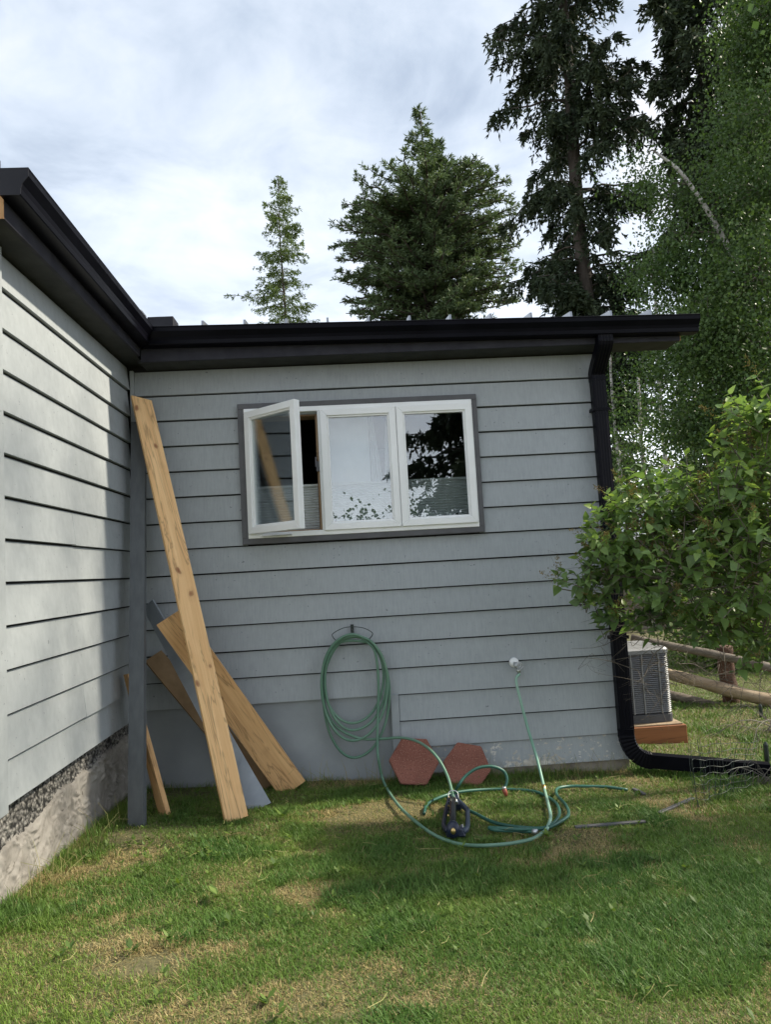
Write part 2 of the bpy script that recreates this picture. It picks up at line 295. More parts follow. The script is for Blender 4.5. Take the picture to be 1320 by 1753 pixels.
# ------------------------------------------------------------------ object helpers
def link(name, me, parent=None):
    o = bpy.data.objects.new(name, me); COL.objects.link(o)
    if parent is not None: o.parent = parent
    return o
def thing(name, label, cat, loc=(0, 0, 0), group=None):
    o = bpy.data.objects.new(name, None); COL.objects.link(o); o.empty_display_size = 0.1; o.location = loc
    return tag(o, label, cat, group)
def tag(o, label=None, cat=None, group=None, kind=None):
    if label: o['label'] = label
    if cat: o['category'] = cat
    if group: o['group'] = group
    if kind: o['kind'] = kind
    return o
class MB:
    """collects shapes into one mesh (world coordinates)"""
    def __init__(s): s.v = []; s.f = []; s.uv = []
    def add(s, verts, faces):
        n = len(s.v); s.v += [tuple(map(float, p)) for p in verts]; s.f += [tuple(i+n for i in f) for f in faces]; return s
    def box(s, a, b):
        x0, y0, z0 = a; x1, y1, z1 = b
        return s.add([(x0, y0, z0), (x1, y0, z0), (x1, y1, z0), (x0, y1, z0), (x0, y0, z1), (x1, y0, z1), (x1, y1, z1), (x0, y1, z1)],
                     [(3, 2, 1, 0), (4, 5, 6, 7), (0, 1, 5, 4), (1, 2, 6, 5), (2, 3, 7, 6), (3, 0, 4, 7)])
    def hexa(s, p): return s.add(p, [(3, 2, 1, 0), (4, 5, 6, 7), (0, 1, 5, 4), (1, 2, 6, 5), (2, 3, 7, 6), (3, 0, 4, 7)])
    def sweep(s, prof_rings):
        """list of rings (equal length lists of points), capped"""
        k = len(prof_rings[0]); vs = [p for r in prof_rings for p in r]; fs = []
        for i in range(len(prof_rings)-1):
            for j in range(k):
                fs.append((i*k+j, i*k+(j+1) % k, (i+1)*k+(j+1) % k, (i+1)*k+j))
        fs.append(tuple(range(k-1, -1, -1))); fs.append(tuple((len(prof_rings)-1)*k+j for j in range(k)))
        return s.add(vs, fs)
    def tube(s, pts, rad, sides=8):
        pts = [np.asarray(p, float) for p in pts]; n = len(pts)
        rad = [rad]*n if np.isscalar(rad) else list(rad)
        T = [pts[min(i+1, n-1)]-pts[max(i-1, 0)] for i in range(n)]
        T = [t/(np.linalg.norm(t)+1e-12) for t in T]
        a = np.cross(T[0], (0, 0, 1.0));
        if np.linalg.norm(a) < 1e-3: a = np.cross(T[0], (1.0, 0, 0))
        a /= np.linalg.norm(a); rings = []
        for i in range(n):
            a = a-T[i]*(a@T[i]); a /= np.linalg.norm(a)+1e-12; b = np.cross(T[i], a)
            rings.append([pts[i]+rad[i]*(math.cos(q)*a+math.sin(q)*b) for q in (2*math.pi*k/sides for k in range(sides))])
        return s.sweep(rings)
    def build(s, name, mat, parent=None, bevel=0.0, smooth=False):
        me = bpy.data.meshes.new(name); me.from_pydata(s.v, [], s.f); me.update()
        bm = bmesh.new(); bm.from_mesh(me); bmesh.ops.recalc_face_normals(bm, faces=bm.faces)
        if bevel: bmesh.ops.bevel(bm, geom=[e for e in bm.edges if e.is_manifold and e.calc_face_angle(0) > 0.5], offset=bevel, segments=1, affect='EDGES')
        bm.to_mesh(me); bm.free()
        me.materials.append(MT[mat])
        if smooth: me.polygons.foreach_set('use_smooth', [True]*len(me.polygons)); 
        o = link(name, me, parent); return o
def boxo(name, a, b, mat, parent=None, bevel=0.0): return MB().box(a, b).build(name, mat, parent, bevel)
def quick_mesh(name, V, k, mat, tint=None, col=None, tri=None):
    """V: (n*k,3) array, every k verts one polygon; tri: alternative explicit list of index arrays"""
    me = bpy.data.meshes.new(name); nv = len(V); me.vertices.add(nv); me.vertices.foreach_set('co', np.ascontiguousarray(V, np.float32).ravel())
    if tri is None: loops = np.arange(nv, dtype=np.int32); starts = np.arange(0, nv, k, dtype=np.int32)
    else: loops, starts = tri
    me.loops.add(len(loops)); me.loops.foreach_set('vertex_index', loops.astype(np.int32))
    me.polygons.add(len(starts)); me.polygons.foreach_set('loop_start', starts.astype(np.int32))
    me.update(calc_edges=True); me.materials.append(MT[mat])
    if tint is not None:
        a = me.attributes.new('tint', 'FLOAT', 'POINT'); a.data.foreach_set('value', np.ascontiguousarray(tint, np.float32))
    if col is not None:
        a = me.attributes.new('Col', 'FLOAT_COLOR', 'POINT'); c4 = np.ones((nv, 4), np.float32); c4[:, :3] = col; a.data.foreach_set('color', c4.ravel())
    return me
def catmull(P, per=8):
    P = [np.asarray(p, float) for p in P]; Q = [2*P[0]-P[1]]+P+[2*P[-1]-P[-2]]; out = []
    for i in range(1, len(Q)-2):
        for k in range(per):
            t = k/per; p0, p1, p2, p3 = Q[i-1], Q[i], Q[i+1], Q[i+2]
            out.append(0.5*((2*p1)+(-p0+p2)*t+(2*p0-5*p1+4*p2-p3)*t*t+(-p0+3*p1-3*p2+p3)*t**3))
    out.append(Q[-2]); return out
def vnoise(x, y, seed=0):
    """smooth value noise for numpy arrays, about 0..1"""
    x = np.asarray(x, float); y = np.asarray(y, float); xi = np.floor(x).astype(int); yi = np.floor(y).astype(int)
    fx = x-xi; fy = y-yi; fx = fx*fx*(3-2*fx); fy = fy*fy*(3-2*fy)
    def h(a, b):
        q = np.sin(a*127.1+b*311.7+seed*74.7)*43758.5453; return q-np.floor(q)
    return (h(xi, yi)*(1-fx)+h(xi+1, yi)*fx)*(1-fy)+(h(xi, yi+1)*(1-fx)+h(xi+1, yi+1)*fx)*fy
def fbm(x, y, seed=0, o=4): return sum(vnoise(x*2**k, y*2**k, seed+k)*0.5**k for k in range(o))/sum(0.5**k for k in range(o))

# ------------------------------------------------------------------ ground
gx = np.unique(np.concatenate([np.linspace(-400, -8, 12), np.linspace(-8, -0.5, 8), np.linspace(-0.5, 5, 90), np.linspace(5, 12, 20), np.linspace(12, 400, 14)]))
gy = np.unique(np.concatenate([np.linspace(-400, -9, 12), np.linspace(-9, -3.5, 8), np.linspace(-3.5, 2, 90), np.linspace(2, 12, 20), np.linspace(12, 400, 14)]))
GX, GY = np.meshgrid(gx, gy); GZ = g(GX, GY)+(fbm(GX*1.7, GY*1.7, 3)-0.5)*0.03*((GX > -0.6) & (GX < 6) & (GY < 3) & (GY > -4))
nx, ny = len(gx), len(gy); idx = np.arange(nx*ny).reshape(ny, nx)
quads = np.stack([idx[:-1, :-1], idx[:-1, 1:], idx[1:, 1:], idx[1:, :-1]], -1).reshape(-1, 4)
me = quick_mesh('ground', np.stack([GX, GY, GZ], -1).reshape(-1, 3), 4, 'ground', tri=(quads.ravel(), np.arange(0, quads.size, 4)))
tag(link('ground', me), kind='structure')

# ------------------------------------------------------------------ the house
house = thing('house', 'grey lap-sided house corner with black gutters and a white three-light window', 'house', (0, 0, 0))
eB, zB0, eA, zA0, YA, XR = 0.18, 2.7982, 0.1864, 2.8499, -1.835, 3.36
lapB = lambda i: zB0-i*eB
lapA = lambda i: zA0-i*eA
WX0, WX1, WZ0, WZ1 = 0.741, 2.428, 1.540, 2.524          # casing outer edges
FX0, FX1, FZ0, FZ1 = 0.784, 2.390, 1.579, 2.486          # white frame outer edges
w = MB()                                                   # rear wall core with its window opening
w.box((-0.3, 0.027, 0.50), (0.82, 0.16, 2.95)).box((2.36, 0.027, 0.10), (XR-0.02, 0.16, 2.95)).box((0.82, 0.027, 0.10), (2.36, 0.16, 1.60)).box((0.82, 0.027, 2.45), (2.36, 0.16, 2.95))
wall_rear = w.build('wall', 'lap_shade', house); wall_rear['label'] = 'rear grey wall with the window'
w = MB().box((-0.16, YA-0.088, 0.434), (-0.027, 0.3, 2.98)).box((-4.5, YA-0.088, 0.434), (-0.16, YA+0.16, 2.98)).box((-4.5, YA+0.16, 0.3), (-4.36, 4.2, 2.98))
wall_left = w.build('wall', 'lap_shade', house); wall_left['label'] = 'left grey wall with sunlit dappled siding'
MB().box((-4.36, 4.05, -0.2), (XR-0.02, 4.2, 2.96)).box((XR-0.16, 0.16, -0.2), (XR-0.02, 4.05, 2.95)).build('wall', 'inside', house)
MB().box((-0.16, 0.3, 0.2), (-0.1, 4.05, 2.95)).build('inner_partition', 'inside', house)
MB().box((-0.1, 0.16, 0.25), (XR-0.16, 4.05, 0.33)).build('floor', 'inside', house)
MB().box((-0.1, 0.16, 2.86), (XR-0.16, 4.05, 2.90)).build('ceiling', 'inside', house)
def board_b(x0, x1, zb, zt, mat='side_b'):
    j = random.uniform(-0.0012, 0.0012); t = 0.020
    zt2 = zt-0.009  # slot bares the near-black core, drawn as a lap shadow line
    p = [(x0, j, zb+j), (x1, j, zb+j), (x1, t+0.004, zb+j), (x0, t+0.004, zb+j), (x0, 0.0185, zt2), (x1, 0.0185, zt2), (x1, 0.0245, zt2), (x0, 0.0245, zt2)]
    MB().hexa(p).build('siding_board', mat, wall_rear, 0.0008)
rows = [(lapB(1), 2.80)]+[(lapB(i+1), lapB(i)) for i in range(1, 16)]
cuts = {0: 1.47, 9: 2.30}
for k, (zb, zt) in enumerate(rows):
    xl, xr = 0.028, 3.315
    if k >= 13: xl = 1.758
    if zb > WZ0-0.02 and zt < WZ1 and k >= 2:
        board_b(xl, WX0+0.03, zb, zt); board_b(WX1-0.03, xr, zb, zt)
    elif cuts.get(k): c = cuts[k]; board_b(xl, c-0.0003, zb, zt); board_b(c+0.0003, xr, zb, zt)
    else: board_b(xl, xr, zb, zt, 'side_peel' if k == 15 else 'side_b')
boxo('corner_trim', (0.0, -0.004, 0.44), (0.026, 0.02, 2.80), 'side_b', wall_rear, 0.002)
boxo('corner_trim', (3.318, -0.010, -0.085), (XR, 0.012, 2.80), 'trim_mid', wall_rear, 0.003)
boxo('corner_trim', (XR-0.018, 0.0125, -0.085), (XR+0.004, 0.10, 2.80), 'trim_mid', wall_rear, 0.003)
boxo('trim_board', (1.700, -0.012, 0.02), (1.756, 0.018, 0.462), 'trim_mid', wall_rear, 0.003)
MB().box((-0.2, 0.026, -0.4), (1.702, 0.17, 0.50)).build('foundation', 'skirt', house)
MB().box((1.702, 0.026, -0.5), (XR-0.02, 0.17, 0.12)).build('foundation', 'conc', house)
def board_a(y0, y1, zb, zt):
    j = random.uniform(-0.0012, 0.0012); t = 0.020; zt2 = zt-0.011
    p = [(j, y0, zb+j), (j, y1, zb+j), (-t-0.004, y1, zb+j), (-t-0.004, y0, zb+j), (-0.0185, y0, zt2), (-0.0185, y1, zt2), (-0.0245, y1, zt2), (-0.0245, y0, zt2)]
    MB().hexa(p).build('siding_board', 'side_a', wall_left, 0.0008)
rowsA = [(lapA(1), 2.834)]+[(lapA(i+1), lapA(i)) for i in range(1, 13)]
cutsA = {6: -1.03, 11: -0.93}
for k, (zb, zt) in enumerate(rowsA):
    y0, y1 = YA+0.004, -0.0055
    if k in cutsA: board_a(y0, cutsA[k]-0.001, zb, zt); board_a(cutsA[k]+0.001, y1, zb-0.004, zt)
    else: board_a(y0, y1, zb, zt)
boxo('corner_trim', (-0.02, YA-0.092, 0.40), (0.010, YA+0.002, 2.834), 'side_a', wall_left, 0.003)
# left foundation: smeared stucco with a band of bare aggregate on top
def relief(y0, y1, z0, z1, nyv, nzv, fn, x, name, mat):
    Y, Z = np.meshgrid(np.linspace(y0, y1, nyv), np.linspace(z0, z1, nzv)); X = x+fn(Y, Z)
    ix = np.arange(nyv*nzv).reshape(nzv, nyv); q = np.stack([ix[:-1, :-1], ix[:-1, 1:], ix[1:, 1:], ix[1:, :-1]], -1).reshape(-1, 4)
    V = np.stack([X, Y, Z], -1).reshape(-1, 3); nb = len(V); V = np.concatenate([V, V[ix[0]]+[-0.25, 0, 0], V[ix[-1]]+[-0.25, 0, 0]])
    b0 = nb+np.arange(nyv); t0 = nb+nyv+np.arange(nyv)
    q2 = np.stack([b0[:-1], b0[1:], ix[0, 1:], ix[0, :-1]], -1); q3 = np.stack([ix[-1, :-1], ix[-1, 1:], t0[1:], t0[:-1]], -1)
    q = np.concatenate([q, q2, q3]); me = quick_mesh(name, V, 4, mat, tri=(q.ravel(), np.arange(0, q.size, 4)))
    me.polygons.foreach_set('use_smooth', [True]*len(me.polygons)); return link(name, me, house)
def swirl(Y, Z):
    wx = fbm(Y*3.2, Z*3.2, 21)*3.0; wz = fbm(Y*3.2, Z*3.2, 22)*3.0
    r = np.abs(((fbm(Y*2.4+wx, Z*1.6+wz, 23)*9) % 1.0)-0.5)*2
    top = np.clip((Z-(0.305-0.10*np.clip((-Y-0.7)/1.1, 0, 1)+0.09*(fbm(Y*7, Z*3, 29)-0.5)))/0.018, 0, 1)
    return 0.014*r**2+0.012*fbm(Y*9, Z*9, 24)-0.034*top
fd = relief(YA-0.13, 0.03, -0.35, 0.40, 260, 110, swirl, -0.062, 'foundation', 'stucco'); fd['label'] = 'left foundation of smeared pale stucco'
pb = relief(YA-0.12, 0.03, 0.13, 0.455, 260, 60, lambda Y, Z: 0.012*vnoise(Y*55, Z*55, 31)+0.006*vnoise(Y*110, Z*110, 33), -0.073, 'aggregate_band', 'pebble')
MB().box((-4.5, YA+0.06, -0.4), (-0.16, YA+0.12, 0.42)).box((-0.30, YA+0.03, -0.4), (-0.11, 0.02, 0.42)).build('foundation', 'conc', house)

# window ------------------------------------------------------------
win = MB().box((WX0, -0.030, FZ1-0.002), (WX1, 0.016, WZ1)).box((WX0, -0.030, WZ0), (WX1, 0.016, FZ0+0.002)) \
    .box((WX0, -0.0295, FZ0+0.002), (FX0+0.002, 0.016, FZ1-0.002)).box((FX1-0.002, -0.0295, FZ0+0.002), (WX1, 0.016, FZ1-0.002)).build('window', 'trim', house, 0.0025)
win['label'] = 'white three-light window with its left casement swung open'
fr = MB()
for a, b in (((FX0, FZ0), (FX1, FZ0+0.036)), ((FX0, FZ1-0.036), (FX1, FZ1))): fr.box((a[0], -0.036, a[1]), (b[0], 0.10, b[1]))
M1, M2 = 1.311, 1.846
for xa, xb in ((FX0, FX0+0.034), (M1-0.016, M1+0.016), (M2-0.016, M2+0.016), (FX1-0.034, FX1)): fr.box((xa, -0.0365, FZ0+0.036), (xb, 0.0995, FZ1-0.036))
fr.build('frame', 'white', win, 0.003)
MB().box((M1-0.034, 0.02, FZ0+0.037), (M1-0.017, 0.16, FZ1-0.037)).box((FX0+0.035, 0.02, FZ1-0.055), (M1-0.034, 0.16, FZ1-0.037)).box((FX0+0.035, 0.02, FZ0+0.037), (M1-0.034, 0.16, FZ0+0.047)).build('jamb', 'jamb', win)
SZ0, SZ1 = FZ0+0.030, FZ1-0.030
def sash(wd, loc, rot):
    h = SZ1-SZ0; m = 0.046; s_ = MB()
    for k, (o_, i_, ya, yb) in enumerate(((0.0, m, -0.028, 0.022), (m-0.001, m+0.013, -0.016, 0.014))):
        O = [(o_, o_), (wd-o_, o_), (wd-o_, h-o_), (o_, h-o_)]; I = [(i_, i_), (wd-i_, i_), (wd-i_, h-i_), (i_, h-i_)]
        for j in range(4):
            n_ = (j+1) % 4; P = [O[j], O[n_], I[n_], I[j]]
            s_.hexa([(x, ya, z) for x, z in P]+[(x, yb, z) for x, z in P])
    o = s_.build('sash', 'white', win, 0.0022); o.location = loc; o.rotation_euler = (0, 0, rot)
    p = boxo('pane', (m+0.004, -0.006, m+0.004), (wd-m-0.004, 0.004, h-m-0.004), 'glass', win); p.location = loc; p.rotation_euler = (0, 0, rot); return o
sash(M1-FX0-0.030, (FX0+0.022, -0.038, SZ0), -R(41.0))
sash(M2-M1-0.006, (M1+0.003, -0.026, SZ0), 0); sash(FX1-M2-0.012, (M2+0.003, -0.026, SZ0), 0)
MB().box((M1-0.040, 0.004, 2.03), (M1-0.018, 0.030, 2.10)).box((M1-0.046, -0.004, 2.06), (M1-0.036, 0.012, 2.13)).build('latch', 'tube', win)
MB().box((FX0+0.10, -0.10, FZ0+0.012), (FX0+0.30, -0.02, FZ0+0.017)).build('stay_arm', 'steel', win)
for k, (xc, zz) in enumerate(((M1+0.075, 1.60+0.055), (M2+0.40, 1.66))):
    MB().box((xc-0.010, 0.02, zz), (xc+0.010, 0.034, zz+0.030)).box((xc-0.004, 0.02, zz-0.03), (xc+0.004, 0.03, zz)).build('crank_handle', 'tube', win)
lab = {0: 'grey pleated blind drawn half way behind the open left casement', 1: 'grey pleated blind drawn half way in the middle window light', 2: 'grey pleated blind drawn half way in the right window light'}
for k, (xa, xb) in enumerate(((FX0+0.045, M1-0.040), (M1+0.02, M2-0.02), (M2+0.02, FX1-0.038))):
    b_ = MB(); n_ = 18; z0_, z1_ = 1.605, 1.935
    zs = np.linspace(z0_, z1_, 2*n_+1); prof = [(0.085+(0.011 if i % 2 else 0.0), z) for i, z in enumerate(zs)]
    for i in range(2*n_): b_.add([(xa, prof[i][0], prof[i][1]), (xb, prof[i][0], prof[i][1]), (xb, prof[i+1][0], prof[i+1][1]), (xa, prof[i+1][0], prof[i+1][1])], [(0, 1, 2, 3)])
    b_.box((xa, 0.074, z1_), (xb, 0.104, z1_+0.014)).box((xa, 0.080, z0_-0.012), (xb, 0.10, z0_))
    tag(b_.build('pleated_blind', 'blind'), lab[k], 'blind', 'window blinds')
def curtain(xa, xb, edge, label, mat):
    n_ = 26; V = []; zt_, zb_ = 2.47, 1.62
    zz = np.linspace(zb_, zt_, 14)
    for z in zz:
        for i in range(n_+1):
            u_ = i/n_; l = xa; r_ = xb
            q = (z-zb_)/(zt_-zb_)
            if edge == 'right': r_ = xb-0.095*max(0, q-0.30)**1.2
            if edge == 'left': l = xa+0.050*max(0, q-0.30)**0.8
            V.append((l+(r_-l)*u_, 0.15+(0.006 if edge else 0.001)*math.sin(u_*20+xa*9), z))
    f_ = [(r_*(n_+1)+c, r_*(n_+1)+c+1, (r_+1)*(n_+1)+c+1, (r_+1)*(n_+1)+c) for r_ in range(13) for c in range(n_)]
    tag(MB().add(V, f_).build('curtain', mat, smooth=True), label, 'curtain', 'curtains in the middle light')
curtain(1.29, 1.655, '', 'white sheer curtain filling the left of the middle window light', 'sheer')
curtain(1.66, 1.745, 'right', 'grey curtain left of the dark gap in the middle window light', 'curtain')
curtain(1.747, 1.90, 'left', 'grey curtain right of the dark gap in the middle window light', 'curtain')

# eaves ---------------------------------------------------------------
XF, YF = 0.135, -0.20                                        # fascia faces
boxo('soffit', (XF-0.02, YF+0.0225, 2.802), (3.86, 0.03, 2.815), 'soffit', house)
boxo('soffit', (-0.03, YA-0.232, 2.838), (XF-0.0225, 0.03, 2.852), 'soffit', house)
fb = boxo('fascia', (XF+0.001, YF, 2.797), (3.862, YF+0.022, 2.95), 'fascia', house, 0.002)
boxo('fascia_end', (3.8622, YF+0.001, 2.798), (3.866, YF+0.021, 2.949), 'rawend', fb)
fa = boxo('fascia', (XF-0.022, YA-0.235, 2.836), (XF, YF-0.001, 3.0), 'fascia', house, 0.002)
boxo('fascia_end', (XF-0.021, YA-0.239, 2.837), (XF-0.001, YA-0.2352, 2.999), 'rawend', fa)
boxo('fascia', (-4.6, YA-0.234, 2.90), (XF-0.0225, YA-0.212, 3.10), 'fascia', house, 0.002)
def kprof(d=0.115, h=0.115):
    """K-style gutter section: (outwards, up) going round, thin walled"""
    o_ = [(0.0, h), (0.0, 0.0), (0.078, 0.0), (0.082, 0.004), (0.084, 0.028), (0.090, 0.048), (0.104, 0.066), (d, 0.080), (d, h-0.012), (d+0.003, h-0.003), (d, h)]
    i_ = [(d-0.010, h), (d-0.010, h-0.004), (d-0.003, h-0.006), (d-0.003, 0.082), (0.102, 0.069), (0.087, 0.050), (0.081, 0.030), (0.079, 0.004), (0.003, 0.003), (0.003, h)]
    return o_+i_
GD = 0.115
def gutter(pts_fn, t0, t1, m0, m1, name='gutter'):
    rings = []
    for t, mt in ((t0, m0), (t1, m1)): rings.append([pts_fn(t, o_, z_, mt) for o_, z_ in kprof()])
    return MB().sweep(rings).build(name, 'black', house)
zgB = lambda x: 2.885-0.0148*(x-0.25)
gB = gutter(lambda x, o_, z_, mt: (x+(o_ if mt else 0)*1.0, YF-0.0005-o_, zgB(x)+z_), XF, 3.955, True, False)
zgA = 2.895
gA = gutter(lambda y, o_, z_, mt: (XF+0.0005+o_, y-(o_ if mt else 0), zgA+z_-(y+0.3)*0.012), YF, -2.105, True, False)
def endcap(fn): return MB().sweep([[fn(o_, z_, 0) for o_, z_ in kprof()[:11]], [fn(o_, z_, 0.004) for o_, z_ in kprof()[:11]]])
endcap(lambda o_, z_, e: (3.9555+e, YF-0.001-o_, zgB(3.955)+z_)).build('end_cap', 'black', gB)
endcap(lambda o_, z_, e: (XF+0.001+o_, -2.1055-e, zgA+z_+1.805*0.012)).build('end_cap', 'flash', gA)
# roofs
SL = 0.17
zr = lambda y: 3.022+SL*(y-YF)
roofB = MB().hexa([(0.10, YF-0.03, zr(YF)-0.03), (3.92, YF-0.03, zr(YF)-0.08), (3.92, 4.6, zr(4.6)-0.08), (0.10, 4.6, zr(4.6)-0.03),
                   (0.10, YF-0.03, zr(YF)-0.005), (3.92, YF-0.03, zr(YF)-0.056), (3.92, 4.6, zr(4.6)-0.056), (0.10, 4.6, zr(4.6)-0.005)]).build('roof', 'roof', house)
x = 0.56
while x < 3.92:
    dz = -0.0134*(x-0.1)-0.006
    MB().hexa([(x-0.007, YF-0.03, zr(YF)+dz), (x+0.007, YF-0.03, zr(YF)+dz), (x+0.007, 4.6, zr(4.6)+dz), (x-0.007, 4.6, zr(4.6)+dz),
               (x-0.007, YF-0.02, zr(YF)+dz+0.052), (x+0.007, YF-0.02, zr(YF)+dz+0.052), (x+0.007, 4.6, zr(4.6)+dz+0.052), (x-0.007, 4.6, zr(4.6)+dz+0.052)]).build('roof_seam', 'roof', roofB)
    x += 0.2815
roofA = MB().hexa([(XF+0.02, YA-0.25, 3.0), (XF+0.02, 4.6, 3.0), (-4.6, 4.6, 3.86), (-4.6, YA-0.25, 3.86), (XF+0.02, YA-0.25, 3.025), (XF+0.02, 4.6, 3.025), (-4.6, 4.6, 3.885), (-4.6, YA-0.25, 3.885)]).build('roof', 'flash', house)
boxo('flashing', (0.168, -0.13, 2.99), (0.345, 0.02, 3.135), 'flash', house, 0.003)
boxo('flashing', (0.148, -0.22, 3.0), (0.156, -0.10, 3.155), 'roof', house, 0.002)

# downspout -------------------------------------------------------------
def rect_sweep(path, w_, d_, side, corr=None):
    """ribbed rectangular pipe; side = world vector of the pipe's width"""
    side = np.array(side, float); rings = []; n_ = len(path); P = [np.asarray(p, float) for p in path]
    for i in range(n_):
        T = P[min(i+1, n_-1)]-P[max(i-1, 0)]; T /= np.linalg.norm(T); s_ = side-T*(side@T); s_ /= np.linalg.norm(s_); d = np.cross(T, s_)
        k = 1.0 if corr is None else corr[i]
        prof = []; nr = 5
        for sg in (1, -1):
            for j in range(nr*2+1):
                u_ = -0.5+j/(nr*2); dep = 0.5*d_-(0.004 if j % 2 else 0.0)
                if j in (0, nr*2): dep -= 0.006
                prof.append((sg*u_*w_, sg*dep))
        rings.append([P[i]+s_*a*k+d*b*k for a, b in prof])
    return MB().sweep(rings)
xd = 3.302; yd = -0.058; DW, DD = 0.098, 0.070
ds = rect_sweep([(xd, yd, 2.60), (xd, yd, 1.6), (xd, yd, 0.12)], DW, DD, (1, 0, 0)).build('downspout', 'black', house)
up = catmull([(xd+0.004, -0.235, 2.885), (xd+0.004, -0.235, 2.83), (xd+0.003, -0.222, 2.775), (xd, -0.095, 2.665), (xd, yd, 2.62), (xd, yd, 2.57)], 5)
rect_sweep(up, DW+0.006, DD+0.006, (1, 0, 0)).build('offset_elbow', 'black', ds)
gEnd = np.array([4.16, -0.27, float(g(4.16, -0.27))+0.055])
q0 = np.array([xd, yd, 0.14]); dirE = gEnd-np.array([xd, yd, -0.10]); dirE[2] = 0; dirE /= np.linalg.norm(dirE)
arc = []
for k in range(23):
    a = k/22*math.pi/2*0.98; arc.append(np.array([xd, yd, 0.10])+dirE*0.155*(1-math.cos(a))+np.array([0, 0, -0.175*math.sin(a)]))
arc = [q0]+arc
rect_sweep(arc, DD+0.008, DW+0.008, (-dirE[1], dirE[0], 0), [1.0]+[1.0+(0.035 if k % 2 else -0.02) for k in range(23)]).build('bottom_elbow', 'black', ds)
rect_sweep([arc[-1], arc[-1]*0.5+gEnd*0.5, gEnd], DD, DW, (-dirE[1], dirE[0], 0)).build('drain_extension', 'black', ds)
for z in (2.35, 0.75): boxo('strap', (xd-0.062, yd-0.0372, z), (xd+0.062, yd+0.045, z+0.022), 'black', ds)
print('house done')

# ------------------------------------------------------------------ leaning timber
def plank(name, bl, br, tr, tl, th, mat, label, cat, bend=0.0, group=None, nseg=14, front=(0, -1, 0)):
    """four corners of the front face (bottom left, bottom right, top right, top left), thickness goes backwards"""
    bl, br, tr, tl = [np.asarray(p, float) for p in (bl, br, tr, tl)]
    org = 0.5*(bl+br); V = []; UV = []
    wdt = np.linalg.norm(br-bl); ln = np.linalg.norm(tl-bl)
    for i in range(nseg+1):
        t = i/nseg; a = bl*(1-t)+tl*t; b = br*(1-t)+tr*t; n_ = np.cross(b-a, tl-bl); n_ /= np.linalg.norm(n_)
        if n_@np.array(front) < 0: n_ = -n_
        off = n_*bend*4*t*(1-t)
        for p, uu in ((a, 0), (b, wdt)): V.append(p+off-org); UV.append((uu, t*ln))
        for p, uu in ((b, wdt+0.02), (a, 2*wdt+0.02)): V.append(p+off-n_*th-org); UV.append((uu, t*ln))
    m_ = MB().sweep([[V[4*i+k] for k in range(4)] for i in range(nseg+1)])
    me = bpy.data.meshes.new(name); me.from_pydata(m_.v, [], m_.f); uvl = me.uv_layers.new(name='UVMap')
    for lp in me.loops: uvl.data[lp.index].uv = UV[lp.vertex_index]
    bm = bmesh.new(); bm.from_mesh(me); bmesh.ops.recalc_face_normals(bm, faces=bm.faces); bm.to_mesh(me); bm.free()
    me.materials.append(MT[mat]); o = link(name, me); o.location = org
    return tag(o, label, cat, group)
def pc(c0, c1, wd, t_hint):
    """corner points from the middle of an end, a width and a direction across"""
    d = np.asarray(t_hint, float); d /= np.linalg.norm(d); return c0-d*wd/2, c0+d*wd/2
def mid_plank(name, b0, t0, wd, th, across_b, across_t, *a, **k):
    bl, br = pc(b0, None, wd, across_b); tl, tr = pc(t0, None, wd, across_t); return plank(name, bl, br, tr, tl, th, *a, **k)
# tall cedar board
b0 = on_g(406, 1404); t0 = on_y(242, 681, -0.105)
mid_plank('cedar_board', b0, t0, 0.140, 0.021, (0.80, 0.56, 0.10), (0.80, 0.56, -0.16), 'cedar', 'tall fresh cedar board leaning into the house corner, reaching the eaves', 'board', bend=0.012)
b1 = on_g(502, 1352); t1 = on_y(289, 1056, -0.36)
mid_plank('cedar_board', b1, t1, 0.186, 0.024, (0.86, 0.10, 0.52), (0.86, 0.02, 0.50), 'cedar_b', 'shorter wide cedar board leaning diagonally behind the tall one', 'board')
pb0 = on_g(231, 1416); pt0 = on_y(236, 722, -0.062)
mid_plank('painted_post', pb0, pt0, 0.094, 0.040, (0.97, -0.22, 0.0), (0.97, 0.12, 0.0), 'post', 'grey painted timber post leaning upright in the house corner', 'post')
gb = on_g(446, 1383); gt = on_y(252, 1034, -0.065)
mid_plank('painted_board', gb, gt, 0.135, 0.012, (0.90, 0.30, 0.28), (0.66, -0.62, 0.42), 'greyboard', 'light grey painted board leaning between the two cedar boards', 'board')
bb = on_g(455, 1352)+np.array([0.0, 0.05, 0.0]); bt = on_y(262, 1122, -0.085)
bb[1] = max(min(bb[1], -0.10), -0.3)
mid_plank('brown_board', bb, bt, 0.15, 0.012, (0.72, 0.55, 0.40), (0.50, 0.78, 0.35), 'brown', 'brown hardboard strip leaning low behind the grey board', 'board')
sb = on_g(278, 1396); stp = on_x = on(214, 1155, 0, 0.03)
mid_plank('cedar_offcut', sb, stp, 0.075, 0.032, (0.80, -0.6, 0.1), (0.60, -0.8, 0.1), 'cedar_b', 'narrow cedar offcut leaning behind the grey post', 'board')

